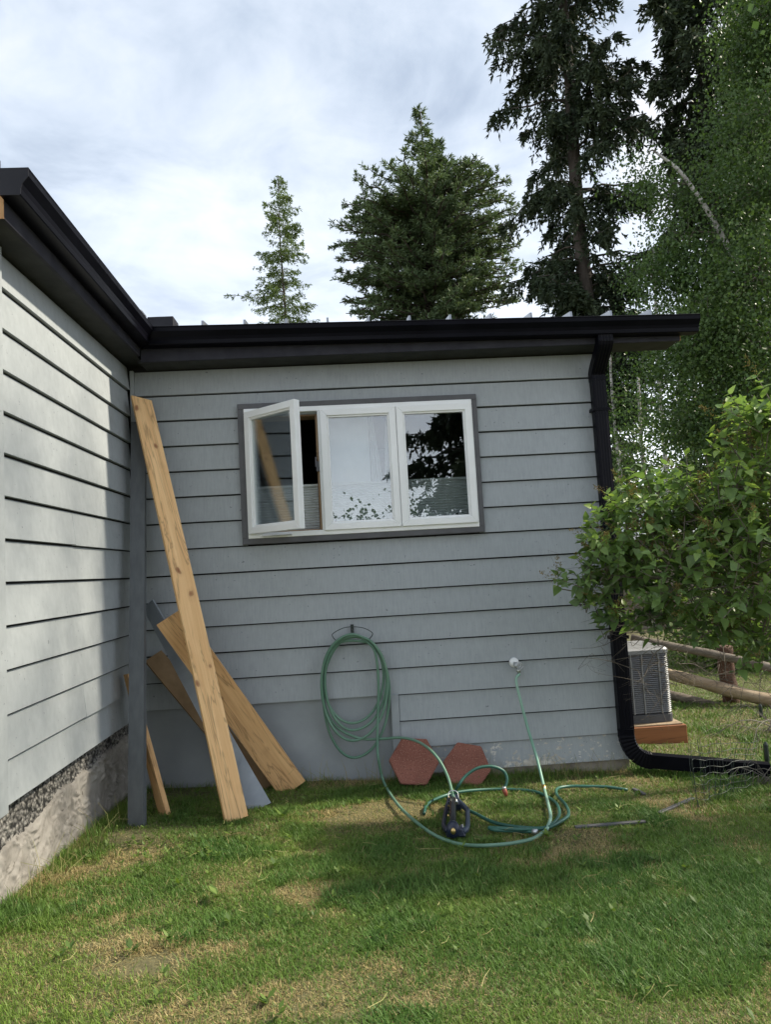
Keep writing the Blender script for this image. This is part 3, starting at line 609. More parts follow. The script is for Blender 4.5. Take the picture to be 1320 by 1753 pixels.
# ------------------------------------------------------------------ hose hanger, tap, pavers
def wallp(px, py, y=-0.05): return on_y(px, py, y)
hg = thing('hose_hanger', 'dark wire hose hanger screwed to the grey wall', 'hanger', tuple(wallp(603, 1080, 0.0)))
H0 = np.array(hg.location)
def rel(o, P): return [np.asarray(p)-np.array(o.location) for p in P]
arc = catmull([wallp(x, y, yy) for x, y, yy in ((578, 1100, -0.03), (569, 1089, -0.10), (572, 1083, -0.135), (588, 1075, -0.14), (604, 1073, -0.14), (622, 1075, -0.14), (636, 1082, -0.135), (637, 1088, -0.10), (628, 1098, -0.03))], 6)
MB().tube(rel(hg, arc), 0.0028, 6).build('wire_loop', 'wire', hg, smooth=True)
MB().box((-0.011, -0.020, -0.012), (0.011, -0.002, 0.045)).build('back_plate', 'wire', hg, 0.002)
cr = catmull([wallp(x, y, yy) for x, y, yy in ((575, 1106, -0.01), (590, 1094, -0.04), (604, 1091, -0.05), (618, 1093, -0.04), (632, 1102, -0.01))], 6)
MB().tube(rel(hg, cr), 0.006, 6).build('cradle', 'wire', hg, smooth=True)
MB().tube([(0.0, -0.14, 0.018), (0.0, -0.01, 0.018)], 0.0028, 6).build('stud', 'wire', hg); MB().tube([(0, -0.03, -0.06), (0, -0.004, -0.06)], 0.004, 6).build('stud', 'wire', hg)

tp = thing('outdoor_faucet', 'old metal hose tap with white wall flange on the grey wall', 'faucet', tuple(wallp(880, 1134, 0.0)))
def lathe(prof, axis, org, sides=20):
    axis = np.asarray(axis, float)/np.linalg.norm(axis); a = np.cross(axis, (0, 0, 1.0)) if abs(axis[2]) < 0.9 else np.cross(axis, (1.0, 0, 0)); a /= np.linalg.norm(a); b = np.cross(axis, a)
    return MB().sweep([[np.asarray(org)+axis*h+r_*(math.cos(q)*a+math.sin(q)*b) for q in (2*math.pi*k/sides for k in range(sides))] for h, r_ in prof])
lathe([(0.0, 0.034), (0.010, 0.034), (0.022, 0.028), (0.026, 0.016)], (0, -1, 0), (0, 0, 0)).build('flange', 'white', tp, smooth=True)
lathe([(0.02, 0.012), (0.05, 0.012), (0.055, 0.017), (0.085, 0.017), (0.092, 0.010)], (0, -1, -0.1), (0, 0, -0.002)).build('valve_body', 'steel', tp, smooth=True)
lathe([(0.0, 0.012), (0.03, 0.012), (0.031, 0.016), (0.052, 0.016), (0.053, 0.012), (0.06, 0.0115)], (0.16, -0.25, -1), (0.004, -0.068, -0.004)).build('spout', 'steel', tp, smooth=True)
hw = MB()
for k in range(8):
    q = k*math.pi/4; hw.tube([np.array((0.016, -0.098, -0.012)), np.array((0.016+0.021*math.cos(q), -0.102, -0.012+0.021*math.sin(q)))], 0.0035, 5)
hw.tube([np.array((0.016+0.022*math.cos(k*math.pi/8), -0.102, -0.012+0.022*math.sin(k*math.pi/8))) for k in range(17)], 0.004, 6)
hw.build('handwheel', 'steel', tp, smooth=True)

def paver(px, py, yb, rad, tilt, rot, label):
    c = on_y(px, py, yb)
    V = []
    for dep in (0, 0.045):
        for k in range(6):
            a = -rot+k*math.pi/3; V.append((rad*math.cos(a), dep, rad*math.sin(a)))
    m_ = MB().add(V, [(0, 1, 2, 3, 4, 5), (11, 10, 9, 8, 7, 6)]+[(k, (k+1) % 6, 6+(k+1) % 6, 6+k) for k in range(6)])
    o = m_.build('hexagonal_paver', 'paver', None, 0.006); o.location = c; o.rotation_euler = (tilt, 0, 0)
    return tag(o, label, 'paver', 'red hexagonal pavers against the wall')
paver(709, 1303, -0.150, 0.168, -R(22), R(6), 'left red hexagonal paver leaning on the wall under the hanging hose')
paver(800, 1311, -0.145, 0.162, -R(22), R(13), 'right red hexagonal paver leaning on the wall behind the coiled hose')

# ------------------------------------------------------------------ hoses
def hose(name, P, rad, mat, label, parts=(), per=8):
    o0 = np.asarray(P[0]); t_ = thing(name, label, 'hose', tuple(o0))
    pts = catmull(P, per); MB().tube([p-o0 for p in pts], rad, 8).build('hose_pipe', mat, t_, smooth=True)
    return t_, o0
gp = lambda px, py, up=0.035: on_g(px, py, up)
def coil_loop(left, right, top, bot, cx, yy, n=10, start=0.0):
    """points once round in the photo, starting at the top right going clockwise"""
    out = []
    for k in range(n):
        a = start+2*math.pi*k/n; s_, c_ = math.sin(a), math.cos(a)
        px = cx+(right-cx if s_ > 0 else cx-left)*s_*(1.0 if c_ > -0.3 else 1.0)
        my = top+(bot-top)*0.46; py = my-(my-top)*c_ if c_ > 0 else my-(bot-my)*c_
        out.append(wallp(px, py, yy-0.018*abs(c_)*(c_ > 0)-random.uniform(0, 0.012)))
    return out
P = [np.asarray(tp.location)+np.array((0.016, -0.084, -0.066))]
P += [wallp(884, 1165, -0.10), wallp(893, 1205, -0.14), wallp(905, 1250, -0.17), wallp(920, 1300, -0.22), gp(932, 1349), gp(939, 1377), gp(943, 1400), gp(936, 1421), gp(914, 1435), gp(880, 1443), gp(840, 1447), gp(805, 1447, 0.02), gp(778, 1443, 0.012), gp(745, 1430, 0.02), gp(712, 1407), gp(680, 1376), gp(657, 1338, 0.04), wallp(648, 1300, -0.17), wallp(646, 1270, -0.12), wallp(647, 1220, -0.095), wallp(648, 1170, -0.09), wallp(643, 1120, -0.09), wallp(630, 1100, -0.09)]
cut = 8
loops = [(552, 657, 1087, 1238, 603), (556, 662, 1089, 1250, 604), (550, 664, 1086, 1268, 604), (553, 667, 1090, 1297, 606)]
Q = []
for k, (l_, r_, tp_, bt_, cx_) in enumerate(loops):
    lp = coil_loop(l_, r_, tp_, bt_, cx_, -0.055-0.014*(k % 3), 12, 0.0)
    Q += [lp[0]]+lp[:0:-1]                                         # anticlockwise from the top
tail = [wallp(582, 1100, -0.07), wallp(556, 1140, -0.06), wallp(553, 1195, -0.06), wallp(572, 1240, -0.06), wallp(612, 1263, -0.075), wallp(650, 1265, -0.10), wallp(690, 1263, -0.16), wallp(722, 1273, -0.26), wallp(748, 1296, -0.40), wallp(766, 1328, -0.52)]
SP0, SP1 = on_g(783, 1378, 0.06), on_g(780, 1447, 0.05)
inlet = on_g(779, 1371, 0.075)
tail += [inlet+np.array((-0.006, 0.03, 0.025)), inlet]
hose1, ho = hose('garden_hose', P[:cut+1], 0.0095, 'hose_b', 'green garden hose from the tap, hung in loops on the wall hanger')
pts = catmull(P[cut:]+Q+tail, 7); MB().tube([p-ho for p in pts], 0.0092, 7).build('hose_pipe', 'hose', hose1, smooth=True)
lathe([(-0.02, 0.0105), (-0.018, 0.013), (0.018, 0.013), (0.02, 0.0105)], P[5]-P[4], P[5]-ho).build('coupling', 'brass', hose1, smooth=True)
lathe([(-0.03, 0.010), (-0.006, 0.012), (0.0, 0.016), (0.016, 0.016), (0.017, 0.011)], tail[-1]-tail[-2], tail[-1]-ho).build('coupling', 'steel', hose1, smooth=True)
D = [wallp(863, 1350, -0.46), wallp(867, 1342, -0.45), wallp(868, 1331, -0.44), wallp(861, 1319, -0.43), wallp(842, 1312, -0.43), wallp(818, 1315, -0.44), wallp(798, 1328, -0.46), wallp(785, 1345, -0.49), gp(778, 1362, .02), gp(790, 1380, .02), gp(815, 1393, .02), gp(846, 1408, .02), gp(890, 1416, .025), gp(933, 1417, .03), gp(953, 1404, .03), gp(958, 1388, .03), gp(948, 1371, .02), gp(915, 1355, .015), gp(860, 1351, .015), gp(800, 1354, .03), gp(762, 1362, .03), gp(733, 1376, .03), gp(726, 1393, .01)]
h2, o2 = hose('garden_hose', D, 0.0095, 'hose_d', 'dark green hose arching up in front of the right paver, red end connector')
lathe([(-0.012, 0.010), (-0.010, 0.013), (0.0, 0.013), (0.002, 0.011)], (0, 0, -1), np.zeros(3)).build('collar', 'steel', h2, smooth=True)
lathe([(0.0, 0.011), (0.004, 0.015), (0.03, 0.015), (0.036, 0.011), (0.045, 0.010)], (0.25, -0.2, -1), np.zeros(3)).build('connector', 'redplastic', h2, smooth=True)
D = [gp(918, 1424, .03), gp(895, 1421, .025), gp(862, 1412, .02), gp(833, 1397, .025), gp(809, 1375, .03), gp(800, 1358, .03), gp(812, 1351, .03), gp(855, 1350, .02)]
D = [gp(917, 1424, .03), gp(890, 1423, .02), gp(850, 1421, .02), gp(838, 1417, .02), gp(858, 1418, .03), gp(900, 1420, .035), gp(937, 1417, .035), gp(962, 1405, .035), gp(974, 1394, .03), gp(969, 1378, .03), gp(954, 1361, .035), gp(955, 1350, .035), gp(975, 1346, .03), gp(1005, 1346, .03), gp(1040, 1347, .025), gp(1075, 1352, 0.01)]
h3, o3 = hose('garden_hose', D, 0.0092, 'hose_d', 'dark green hose lying flat in the grass towards the downspout, silver end fitting')
lathe([(-0.016, 0.0105), (-0.014, 0.014), (0.010, 0.014), (0.012, 0.010)], D[0]-D[1], np.zeros(3)).build('fitting', 'steel', h3, smooth=True)

# ------------------------------------------------------------------ sprinkler
sA, sB = on_g(781, 1374, 0.0), on_g(780, 1451, 0.0)               # far end, near end
ax = sA-sB; LEN = min(np.linalg.norm(ax), 0.62); rz = math.atan2(-ax[0], ax[1])
spk = thing('lawn_sprinkler', 'navy oscillating lawn sprinkler lying on the grass', 'sprinkler', tuple(0.5*(sA+sB)+np.array((0, 0, 0.01)))); spk.scale = (0.74, 1.0, 0.9); spk.rotation_euler = (math.atan2(ax[2], np.linalg.norm(ax[:2])), 0, rz)
hl = LEN/2
fr_ = MB()
railL = catmull([(-0.055, -hl+0.04, 0.035), (-0.082, -hl+0.13, 0.030), (-0.080, 0.0, 0.026), (-0.070, hl-0.16, 0.030), (-0.052, hl-0.03, 0.045)], 5)
railR = catmull([(0.055, -hl+0.03, 0.03), (0.086, -hl+0.09, 0.034), (0.092, 0.02, 0.036), (0.086, hl-0.22, 0.040), (0.02, hl-0.06, 0.045)], 5)
fr_.tube(railL, 0.017, 8); fr_.build('frame_rail', 'navy', spk, smooth=True)
MB().tube(railR, 0.018, 8).build('frame_rail', 'slate', spk, smooth=True)
MB().hexa([(-0.066, hl-0.14, 0.008), (0.050, hl-0.14, 0.008), (0.030, hl+0.0, 0.012), (-0.050, hl+0.0, 0.012), (-0.060, hl-0.14, 0.055), (0.044, hl-0.14, 0.055), (0.024, hl-0.005, 0.075), (-0.042, hl-0.005, 0.075)]).build('gear_housing', 'navy', spk, 0.008)
MB().hexa([(-0.060, -hl+0.005, 0.004), (0.075, -hl+0.015, 0.004), (0.080, -hl+0.075, 0.004), (-0.075, -hl+0.085, 0.004), (-0.048, -hl+0.005, 0.055), (0.055, -hl+0.018, 0.05), (0.060, -hl+0.07, 0.05), (-0.062, -hl+0.08, 0.055)]).build('end_foot', 'navy', spk, 0.008)
tb = catmull([(-0.014, hl-0.12, 0.072), (-0.016, hl-0.22, 0.080), (-0.016, 0.0, 0.086), (-0.014, -hl+0.12, 0.078), (-0.012, -hl+0.04, 0.066)], 5)
MB().tube(tb, 0.025, 12).build('spray_tube', 'tube', spk, smooth=True)
for k in range(7):
    yq = -hl+0.12+k*(2*hl-0.26)/6; MB().tube([(-0.044, yq, 0.090), (-0.050, yq, 0.096)], 0.006, 6).build('nozzle', 'brass' if k % 3 == 0 else 'tube', spk)
lathe([(0.0, 0.040), (0.02, 0.046), (0.045, 0.046), (0.055, 0.036)], (0, -1, 0), (-0.012, -hl+0.045, 0.050)).build('end_cap', 'navy', spk, smooth=True)
lathe([(0.0, 0.017), (0.012, 0.017), (0.014, 0.006)], (0, -1, 0), (-0.012, -hl-0.010, 0.050)).build('brass_plug', 'brass', spk, smooth=True)
MB().tube(catmull([(-0.052, hl-0.15, 0.09), (-0.045, hl-0.125, 0.118), (-0.014, hl-0.118, 0.126), (0.02, hl-0.125, 0.118), (0.03, hl-0.15, 0.085)], 5), 0.0032, 6).build('clip_ring', 'steel', spk, smooth=True)
MB().tube([(0.045, -hl+0.055, 0.052), (0.056, -hl+0.05, 0.056)], 0.010, 8).build('adjuster', 'steel', spk)
# edging strips in the grass
for (a, b, lb) in (((985, 1418), (1105, 1408), 'thin grey edging lath lying in the grass right of the hoses'), ((1128, 1394), (1188, 1368), 'short grey edging lath lying below the drain pipe'), ((1085, 1352), (1104, 1361), 'tiny grey lath offcut lying left of the drain pipe')):
    p, q = on_g(*a, 0.002), on_g(*b, 0.006); d = q-p; s_ = np.array((-d[1], d[0], 0)); s_ = s_/np.linalg.norm(s_)*0.012; u_ = np.array((0, 0, 0.012))
    o = MB().hexa([p-s_-p, q-s_-p, q+s_-p, p+s_-p, p-s_+u_-p, q-s_+u_-p, q+s_+u_-p, p+s_+u_-p]).build('edging_strip', 'trim', None, 0.002); o.location = p; tag(o, lb, 'lath', 'edging laths')

# ------------------------------------------------------------------ condenser on its timber base
base_z = float(g(3.9, 0.9))
tbx = thing('timber_base', 'red-brown stained timber box base under the condenser', 'base', (3.72, 0.72, base_z))
def uvbox(name, a, b, mat, parent, bevel=0.003):
    o = boxo(name, a, b, mat, parent, bevel); me = o.data; uv = me.uv_layers.new(name='UVMap')
    ext = [b[i]-a[i] for i in range(3)]; long_ax = ext.index(max(ext)); oth = [i for i in range(3) if i != long_ax]
    for lp in me.loops:
        c = me.vertices[lp.vertex_index].co; uv.data[lp.index].uv = (c[oth[0]]+c[oth[1]], c[long_ax])
    return o
BZ = 0.135
uvbox('side_board', (-0.36, 0.0, -0.04), (0.37, 0.04, BZ), 'stain', tbx); uvbox('side_board', (-0.36, 0.66, -0.04), (0.37, 0.70, BZ), 'stain', tbx)
uvbox('side_board', (0.332, 0.0405, -0.04), (0.37, 0.6595, BZ-0.002), 'stain', tbx); uvbox('side_board', (-0.36, 0.0405, -0.04), (-0.322, 0.6595, BZ-0.002), 'stain', tbx)
uvbox('deck_board', (-0.34, 0.02, BZ+0.0005), (0.35, 0.68, BZ+0.012), 'log', tbx)
ac = thing('air_conditioner', 'grey louvred condenser unit standing on the timber base beside the house', 'air conditioner', (3.70, 0.80, base_z+BZ+0.013))
AW, AD, AH = 0.335, 0.56, 0.60
def rrect(x0, x1, y0, y1, r_, z, n_=5):
    out = []
    for (cx_, cy_, a0) in ((x1-r_, y0+r_, -90), (x1-r_, y1-r_, 0), (x0+r_, y1-r_, 90), (x0+r_, y0+r_, 180)):
        for k in range(n_+1): a = R(a0+90*k/n_); out.append((cx_+r_*math.cos(a), cy_+r_*math.sin(a), z))
    return out
MB().sweep([rrect(-AW, AW, 0, AD, 0.05, 0.0), rrect(-AW, AW, 0, AD, 0.05, 0.065)]).build('base_tray', 'ac_base', ac, 0.003)
MB().sweep([rrect(-AW+0.02, AW-0.02, 0.02, AD-0.02, 0.05, 0.066), rrect(-AW+0.02, AW-0.02, 0.02, AD-0.02, 0.05, AH-0.05)]).build('coil_core', 'ac_dark', ac)
MB().sweep([rrect(-AW-0.004, AW+0.004, -0.004, AD+0.004, 0.055, AH-0.05), rrect(-AW-0.006, AW+0.006, -0.006, AD+0.006, 0.057, AH-0.02), rrect(-AW+0.008, AW-0.008, 0.008, AD-0.008, 0.05, AH-0.004), rrect(-AW+0.05, AW-0.05, 0.05, AD-0.05, 0.04, AH)]).build('top_cover', 'ac', ac, smooth=False)
sm_ = MB(); nl = 30
for k in range(nl):
    z = 0.08+k*(AH-0.145)/(nl-1); sm_.sweep([rrect(-AW+0.10, AW-0.001, 0.001, AD-0.001, 0.052, z), rrect(-AW+0.10, AW-0.006, 0.010, AD-0.006, 0.05, z+0.0075)])
sm_.build('louvre_slats', 'ac', ac)['kind'] = 'stuff'
MB().box((-AW, -0.002, 0.066), (-AW+0.13, 0.06, AH-0.051)).build('front_panel', 'ac', ac, 0.004)
MB().box((-AW+0.002, -0.012, 0.22), (-AW+0.055, -0.0025, AH-0.06)).build('service_cover', 'ac', ac, 0.003)
for xv in (-AW+0.15, -AW+0.245, -AW+0.34, -AW+0.43, AW-0.10):
    MB().box((xv, -0.001, 0.07), (xv+0.010, 0.012, AH-0.052)).build('vertical_rib', 'ac', ac)
lathe([(0.0, 0.022), (0.03, 0.022), (0.035, 0.018)], (0, 0, 1), (0.0, 0.25, AH)).build('fan_cap', 'ac_dark', ac)
print('objects done')

# ------------------------------------------------------------------ fence, shed, brush beyond the house
fz = lambda x, y: float(g(x, y))
fence = thing('log_fence', 'low rail fence of peeled logs behind the condenser', 'fence', (4.9, 2.0, fz(4.9, 2.0)))
fo = np.array(fence.location)
def logp(a, b, r0, r1, mat, name='rail'):
    a = np.asarray(a, float); b = np.asarray(b, float); n_ = 14; P_ = []; rr = []
    for i in range(n_+1):
        t = i/n_; w_ = 0.012*math.sin(7*t+a[2]*9); P_.append(a*(1-t)+b*t-fo+np.array((0, w_, w_*0.8))); rr.append((r0*(1-t)+r1*t)*(1+0.05*math.sin(23*t+a[0])))
    return MB().tube(P_, rr, 10).build(name, mat, fence, smooth=True)
YFN = 2.0
pa, pb_ = on_y(1130, 1152, YFN+0.25), on_y(1420, 1222, YFN-0.35); logp(pa, pb_, 0.055, 0.072, 'log')
pa, pb_ = on_y(1130, 1184, YFN+0.30), on_y(1420, 1268, YFN-0.25); logp(pa, pb_, 0.045, 0.060, 'log_d')
pa, pb_ = on_y(1080, 1090, YFN+0.35), on_y(1420, 1165, YFN-0.2); logp(pa, pb_, 0.040, 0.045, 'log_d')
pt = on_y(1240, 1105, YFN+0.16); pbm = np.array((pt[0]+0.02, pt[1], fz(pt[0], pt[1])-0.1)); logp(pbm, pt, 0.085, 0.075, 'postwood', 'post')
pt = on_y(1420, 1120, YFN-0.15); pbm = np.array((pt[0], pt[1], fz(pt[0], pt[1])-0.1)); logp(pbm, pt, 0.085, 0.075, 'postwood', 'post')
for (px, p0, p1, yy, lb) in ((1302, 1205, 1262, 1.45, 'short dark stake standing in the grass under the log fence'), (1311, 1270, 1332, -0.05, 'dark green stake standing at the end of the drain pipe')):
    a = on_y(px, p0, yy); b = a.copy(); b[2] = fz(a[0], a[1])-0.05
    o = MB().tube([b-a, np.array((0.0, 0, -0.02)), np.zeros(3)], [0.017, 0.016, 0.008], 6).build('stake', 'wire', None, smooth=False); o.location = a; tag(o, lb, 'stake')
# wire mesh
wm = thing('wire_mesh', 'rusty dark wire mesh panel standing over the drain pipe', 'wire mesh', tuple(on_g(1225, 1385)))
wo_ = np.array(wm.location); P00 = on_g(1196, 1385); P10 = on_g(1300, 1360)+np.array((0.0, 0.1, 0)); hgt = 0.36
vw = MB(); hw_ = MB()
for k in range(22):
    t = k/21; t2 = t**1.5; b = P00*(1-t2)+P10*t2; top = b+np.array((0.01+0.10*t+0.04*math.sin(3*k), 0.05+0.05*math.sin(k), hgt*(0.98-0.2*t)+0.04*math.sin(5*k)))
    mid = 0.5*(b+top)+np.array((0.012*math.sin(k*2.1), 0.03*math.sin(k*1.3), 0)); vw.tube([b-wo_, mid-wo_, top-wo_], 0.0012, 4)
for j in range(9):
    h = j/8; P_ = []
    for k in range(12):
        t = k/11; t2 = t**1.5; b = P00*(1-t2)+P10*t2; P_.append(b+np.array(((0.01+0.1*t)*h, 0.05*h+0.02*math.sin(k*1.7), hgt*(0.98-0.2*t)*h+0.006*math.sin(k+j)))-wo_)
    hw_.tube(P_, 0.0014, 4)
vw.build('upright_wires', 'wire', wm)['kind'] = 'stuff'; hw_.build('cross_wires', 'wire', wm)['kind'] = 'stuff'
# dead brush
def brush(base, n, spread, up, label, rad=0.006, seed=1, droop=0.1):
    rg = np.random.default_rng(seed); t_ = thing('dead_brush', label, 'brush', tuple(base)); m_ = MB()
    for k in range(n):
        d = rg.normal(size=3)*spread; d[2] = abs(d[2])*0.3+up*rg.uniform(0.2, 1.0); p = rg.normal(size=3)*0.05; p[2] = 0.0; P_ = [p.copy()]
        seg = 7; dirv = d/seg
        for i in range(seg): dirv = dirv+rg.normal(size=3)*0.012; dirv[2] -= droop/seg/seg*i; p = p+dirv; P_.append(p.copy())
        r0 = rad*rg.uniform(0.35, 1.0); m_.tube(P_, list(np.linspace(r0, r0*0.25, len(P_))), 4)
        for q in range(4):
            s0 = P_[rg.integers(2, seg)]; dd = dirv*2.2+rg.normal(size=3)*0.05; m_.tube([s0, s0+dd*0.5+rg.normal(size=3)*0.01, s0+dd], [r0*0.4, r0*0.3, r0*0.15], 3)
    m_.build('twigs', 'deadtwig', t_)['kind'] = 'stuff'; return t_
bq = on_g(1330, 1345); brush(bq, 34, np.array((0.26, 0.16, 0.2)), 0.40, 'tangle of grey dead twigs over the end of the drain pipe', 0.004, 4, 0.55)
bq = on_g(1335, 1255); brush(bq, 30, np.array((0.45, 0.2, 0.2)), 0.5, 'tangle of bare dead branches lying against the log fence', 0.006, 5, 0.4)
# neighbour's shed
shd = thing('garden_shed', 'small distant shed with pale corrugated roof seen through the lilac', 'shed', (6.6, 9.6, -0.25))
MB().box((-0.9, 0, 0), (2.0, 2.0, 1.9)).build('wall', 'log_d', shd)
rs = MB(); nr = 34
for k in range(nr):
    x0 = -1.1+k*3.3/nr; x1 = x0+3.3/nr
    rs.hexa([(x0, -0.3, 1.88), (x1, -0.3, 1.88), (x1, 2.2, 2.75), (x0, 2.2, 2.75), (x0, -0.3, 1.90), (x1, -0.3, 1.925), (x1, 2.2, 2.795), (x0, 2.2, 2.77)])
rs.build('corrugated_roof', 'white', shd)

# ------------------------------------------------------------------ trees
def orient_quads(C, D, Nn, ln, wd, fold=None):
    """rhombic leaf quads: C centre-base, D along, Nn normal-ish"""
    D = D/np.linalg.norm(D, axis=1, keepdims=True); S_ = np.cross(D, Nn); S_ /= np.linalg.norm(S_, axis=1, keepdims=True)+1e-9
    ln = ln[:, None]; wd = wd[:, None]
    V = np.empty((len(C), 4, 3), np.float32); V[:, 0] = C; V[:, 1] = C+D*ln*0.45+S_*wd*0.5; V[:, 2] = C+D*ln; V[:, 3] = C+D*ln*0.45-S_*wd*0.5
    return V.reshape(-1, 3)
def foliage(name, V, mat, tint, parent):
    me = quick_mesh(name, V, 4, mat, tint=np.repeat(tint, 4)); return link(name, me, parent)

def conifer(name, label, base, height, prof, zlow, nbr, droop, mat, bark, ln=(0.06, 0.12), wd=0.03, seed=1, ntw=22, ncard=16, tw_len=0.5, hang=0.6, trunk_r=0.2, lift=0.25, gap=0.0, extra=(), lmin=0.55):
    rg = np.random.default_rng(seed); base = np.asarray(base, float)
    t_ = thing(name, label, 'tree', tuple(base))
    zz = np.linspace(0, height, 14); P_ = [np.array((0.05*math.sin(z*0.7+seed), 0.05*math.cos(z*0.5+seed), z)) for z in zz]
    MB().tube(P_, [max(0.012, trunk_r*(1-z/height)**0.85) for z in zz], 10).build('trunk', bark, t_, smooth=True)
    br = MB(); VV = []; TT = []
    for k in range(nbr):
        u_ = rg.random(); z = zlow+(height-zlow)*(1-(1-u_)**1.0)*0.995; az = rg.random()*2*math.pi
        Lb = prof(z)*rg.uniform(lmin, 1.12)
        for (ez, eaz, el) in extra:
            if k == int(ez*1000) % nbr: z, az, Lb = ez, eaz, el
        gp_ = gap(z) if callable(gap) else gap
        if gp_ and fbm(np.array([z*0.8]), np.array([az*1.2]), seed)[0] < gp_: continue
        if Lb < 0.05: continue
        ts = np.linspace(0, 1, 7); h = np.array((math.cos(az), math.sin(az), 0)); 
        path = np.array([h*Lb*t+np.array((0, 0, Lb*(lift*t-droop*t*t+0.30*droop*t**4))) for t in ts])+np.array((0, 0, z))
        path += rg.normal(size=path.shape)*0.02*Lb
        r0 = max(0.006, 0.020*Lb*trunk_r/0.2*0.8); br.tube(list(path), list(np.linspace(r0, r0*0.25, 7)), 4)
        n_t = max(4, int(ntw*Lb/max(prof(zlow+0.3*(height-zlow)), 0.3)))
        tt = rg.uniform(0.12, 1.0, n_t); bi = np.minimum((tt*6).astype(int), 5); fr_ = (tt*6-bi)[:, None]
        B = path[bi]*(1-fr_)+path[bi+1]*fr_; tang = path[bi+1]-path[bi]; tang /= np.linalg.norm(tang, axis=1, keepdims=True)
        side = np.cross(tang, (0, 0, 1.0)); side /= np.linalg.norm(side, axis=1, keepdims=True)+1e-9; side *= rg.choice([-1, 1], n_t)[:, None]
        td = side*rg.uniform(0.2, 1.0, (n_t, 1))+tang*rg.uniform(0.2, 0.8, (n_t, 1))+np.array((0, 0, -1.0))*hang*rg.uniform(0.3, 1.3, (n_t, 1)); td /= np.linalg.norm(td, axis=1, keepdims=True)
        tl = tw_len*(0.35+0.65*(1-tt))*rg.uniform(0.5, 1.2, n_t)*min(1.0, 0.4+Lb*0.5)
        s_ = rg.random((n_t, ncard, 1)); C = (B[:, None]+td[:, None]*tl[:, None, None]*s_+np.array((0, 0, -1.0))*hang*0.35*tl[:, None, None]*s_**2).reshape(-1, 3)
        Dd = np.repeat(td, ncard, 0)+rg.normal(size=(n_t*ncard, 3))*0.55
        VV.append(orient_quads(C, Dd, rg.normal(size=(n_t*ncard, 3)), rg.uniform(ln[0], ln[1], n_t*ncard), np.full(n_t*ncard, wd)))
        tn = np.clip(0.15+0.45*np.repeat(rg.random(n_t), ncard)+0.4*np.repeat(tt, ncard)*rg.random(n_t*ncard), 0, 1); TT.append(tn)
    V = np.concatenate(VV)
    for z in np.linspace(height*0.93, height, 8): pass
    br.build('branches', bark, t_)['kind'] = 'stuff'; foliage('crown', V+0, mat, np.concatenate(TT), t_); return t_, len(V)//4

def depth_m(Y): return (Y-CAM[1])/F
GZ0 = -0.26
# tall spruce
Y = 13.0; pb = on_y(1006, 540, Y); pp = on_y(960, 0, Y); zl = on_y(1000, 560, Y)[2]
def spr(z):
    top = 28.0; return max(0.0, 0.12+2.0*min(1, ((top-z)/10.0)**0.8))*(1.0 if z > zl+4 else 0.85)
conifer('spruce_tree', 'tall dark spruce with a bare lower trunk rising right of the pine', (pb[0], Y, GZ0), 28.0, spr, zl-3.0, 250, 0.66, 'spruce_leaf', 'bark', (0.10, 0.22), 0.055, 3, 42, 20, 0.95, 1.2, 0.27, 0.30, 0.385)
Y = 11.5; pb = on_y(1222, 300, Y)
conifer('spruce_tree', 'dark spruce half hidden behind the leafy birch at the right edge', (pb[0], Y, GZ0), 24.0, lambda z: max(0.0, 0.1+1.75*min(1, ((24-z)/10.0)**0.8)), 4.0, 210, 0.62, 'spruce_leaf', 'bark', (0.10, 0.22), 0.06, 5, 38, 18, 0.95, 1.1, 0.32, 0.28, 0.32)
# pine with a narrow leader above a broad dome
Y = 20.0; pcx = on_y(740, 540, Y); ztop = on_y(741, 172, Y)[2]
zp = lambda py: on_y(742, py, Y)[2]; pm = depth_m(Y)
zk = [zp(p) for p in (600, 560, 500, 440, 400, 340, 325, 300, 260, 225, 190, 172)]; rk = [112*pm, 128*pm, 150*pm, 156*pm, 158*pm, 146*pm, 128*pm, 66*pm, 48*pm, 26*pm, 10*pm, 2*pm]
conifer('pine_tree', 'broad domed pine with a spiky leader standing behind the roof', (pcx[0], Y, GZ0), ztop, lambda z: float(np.interp(z, zk, rk)), zp(640), 620, 0.16, 'pine_leaf', 'pinebark', (0.10, 0.20), 0.040, 8, 34, 14, 0.62, -0.10, 0.24, 0.14, lambda z: 0.60 if z > zp(318) else 0.28, lmin=0.72)
# larch
Y = 22.0; lcx = on_y(487, 540, Y); ztop = on_y(484, 290, Y)[2]; zp2 = lambda py: on_y(485, py, Y)[2]; pm = depth_m(Y)
zk2 = [zp2(p) for p in (620, 560, 520, 490, 460, 420, 380, 340, 310, 290)]; rk2 = [48*pm, 52*pm, 60*pm, 58*pm, 40*pm, 48*pm, 34*pm, 34*pm, 18*pm, 3*pm]
conifer('larch_tree', 'slender pale green larch standing left of the pine', (lcx[0], Y, GZ0), ztop, lambda z: float(np.interp(z, zk2, rk2)), zp2(640), 210, 0.16, 'larch_leaf', 'pinebark', (0.07, 0.14), 0.030, 13, 22, 10, 0.5, 0.5, 0.13, 0.16, 0.24, extra=((zp2(498), math.pi*1.02, 100*pm),))

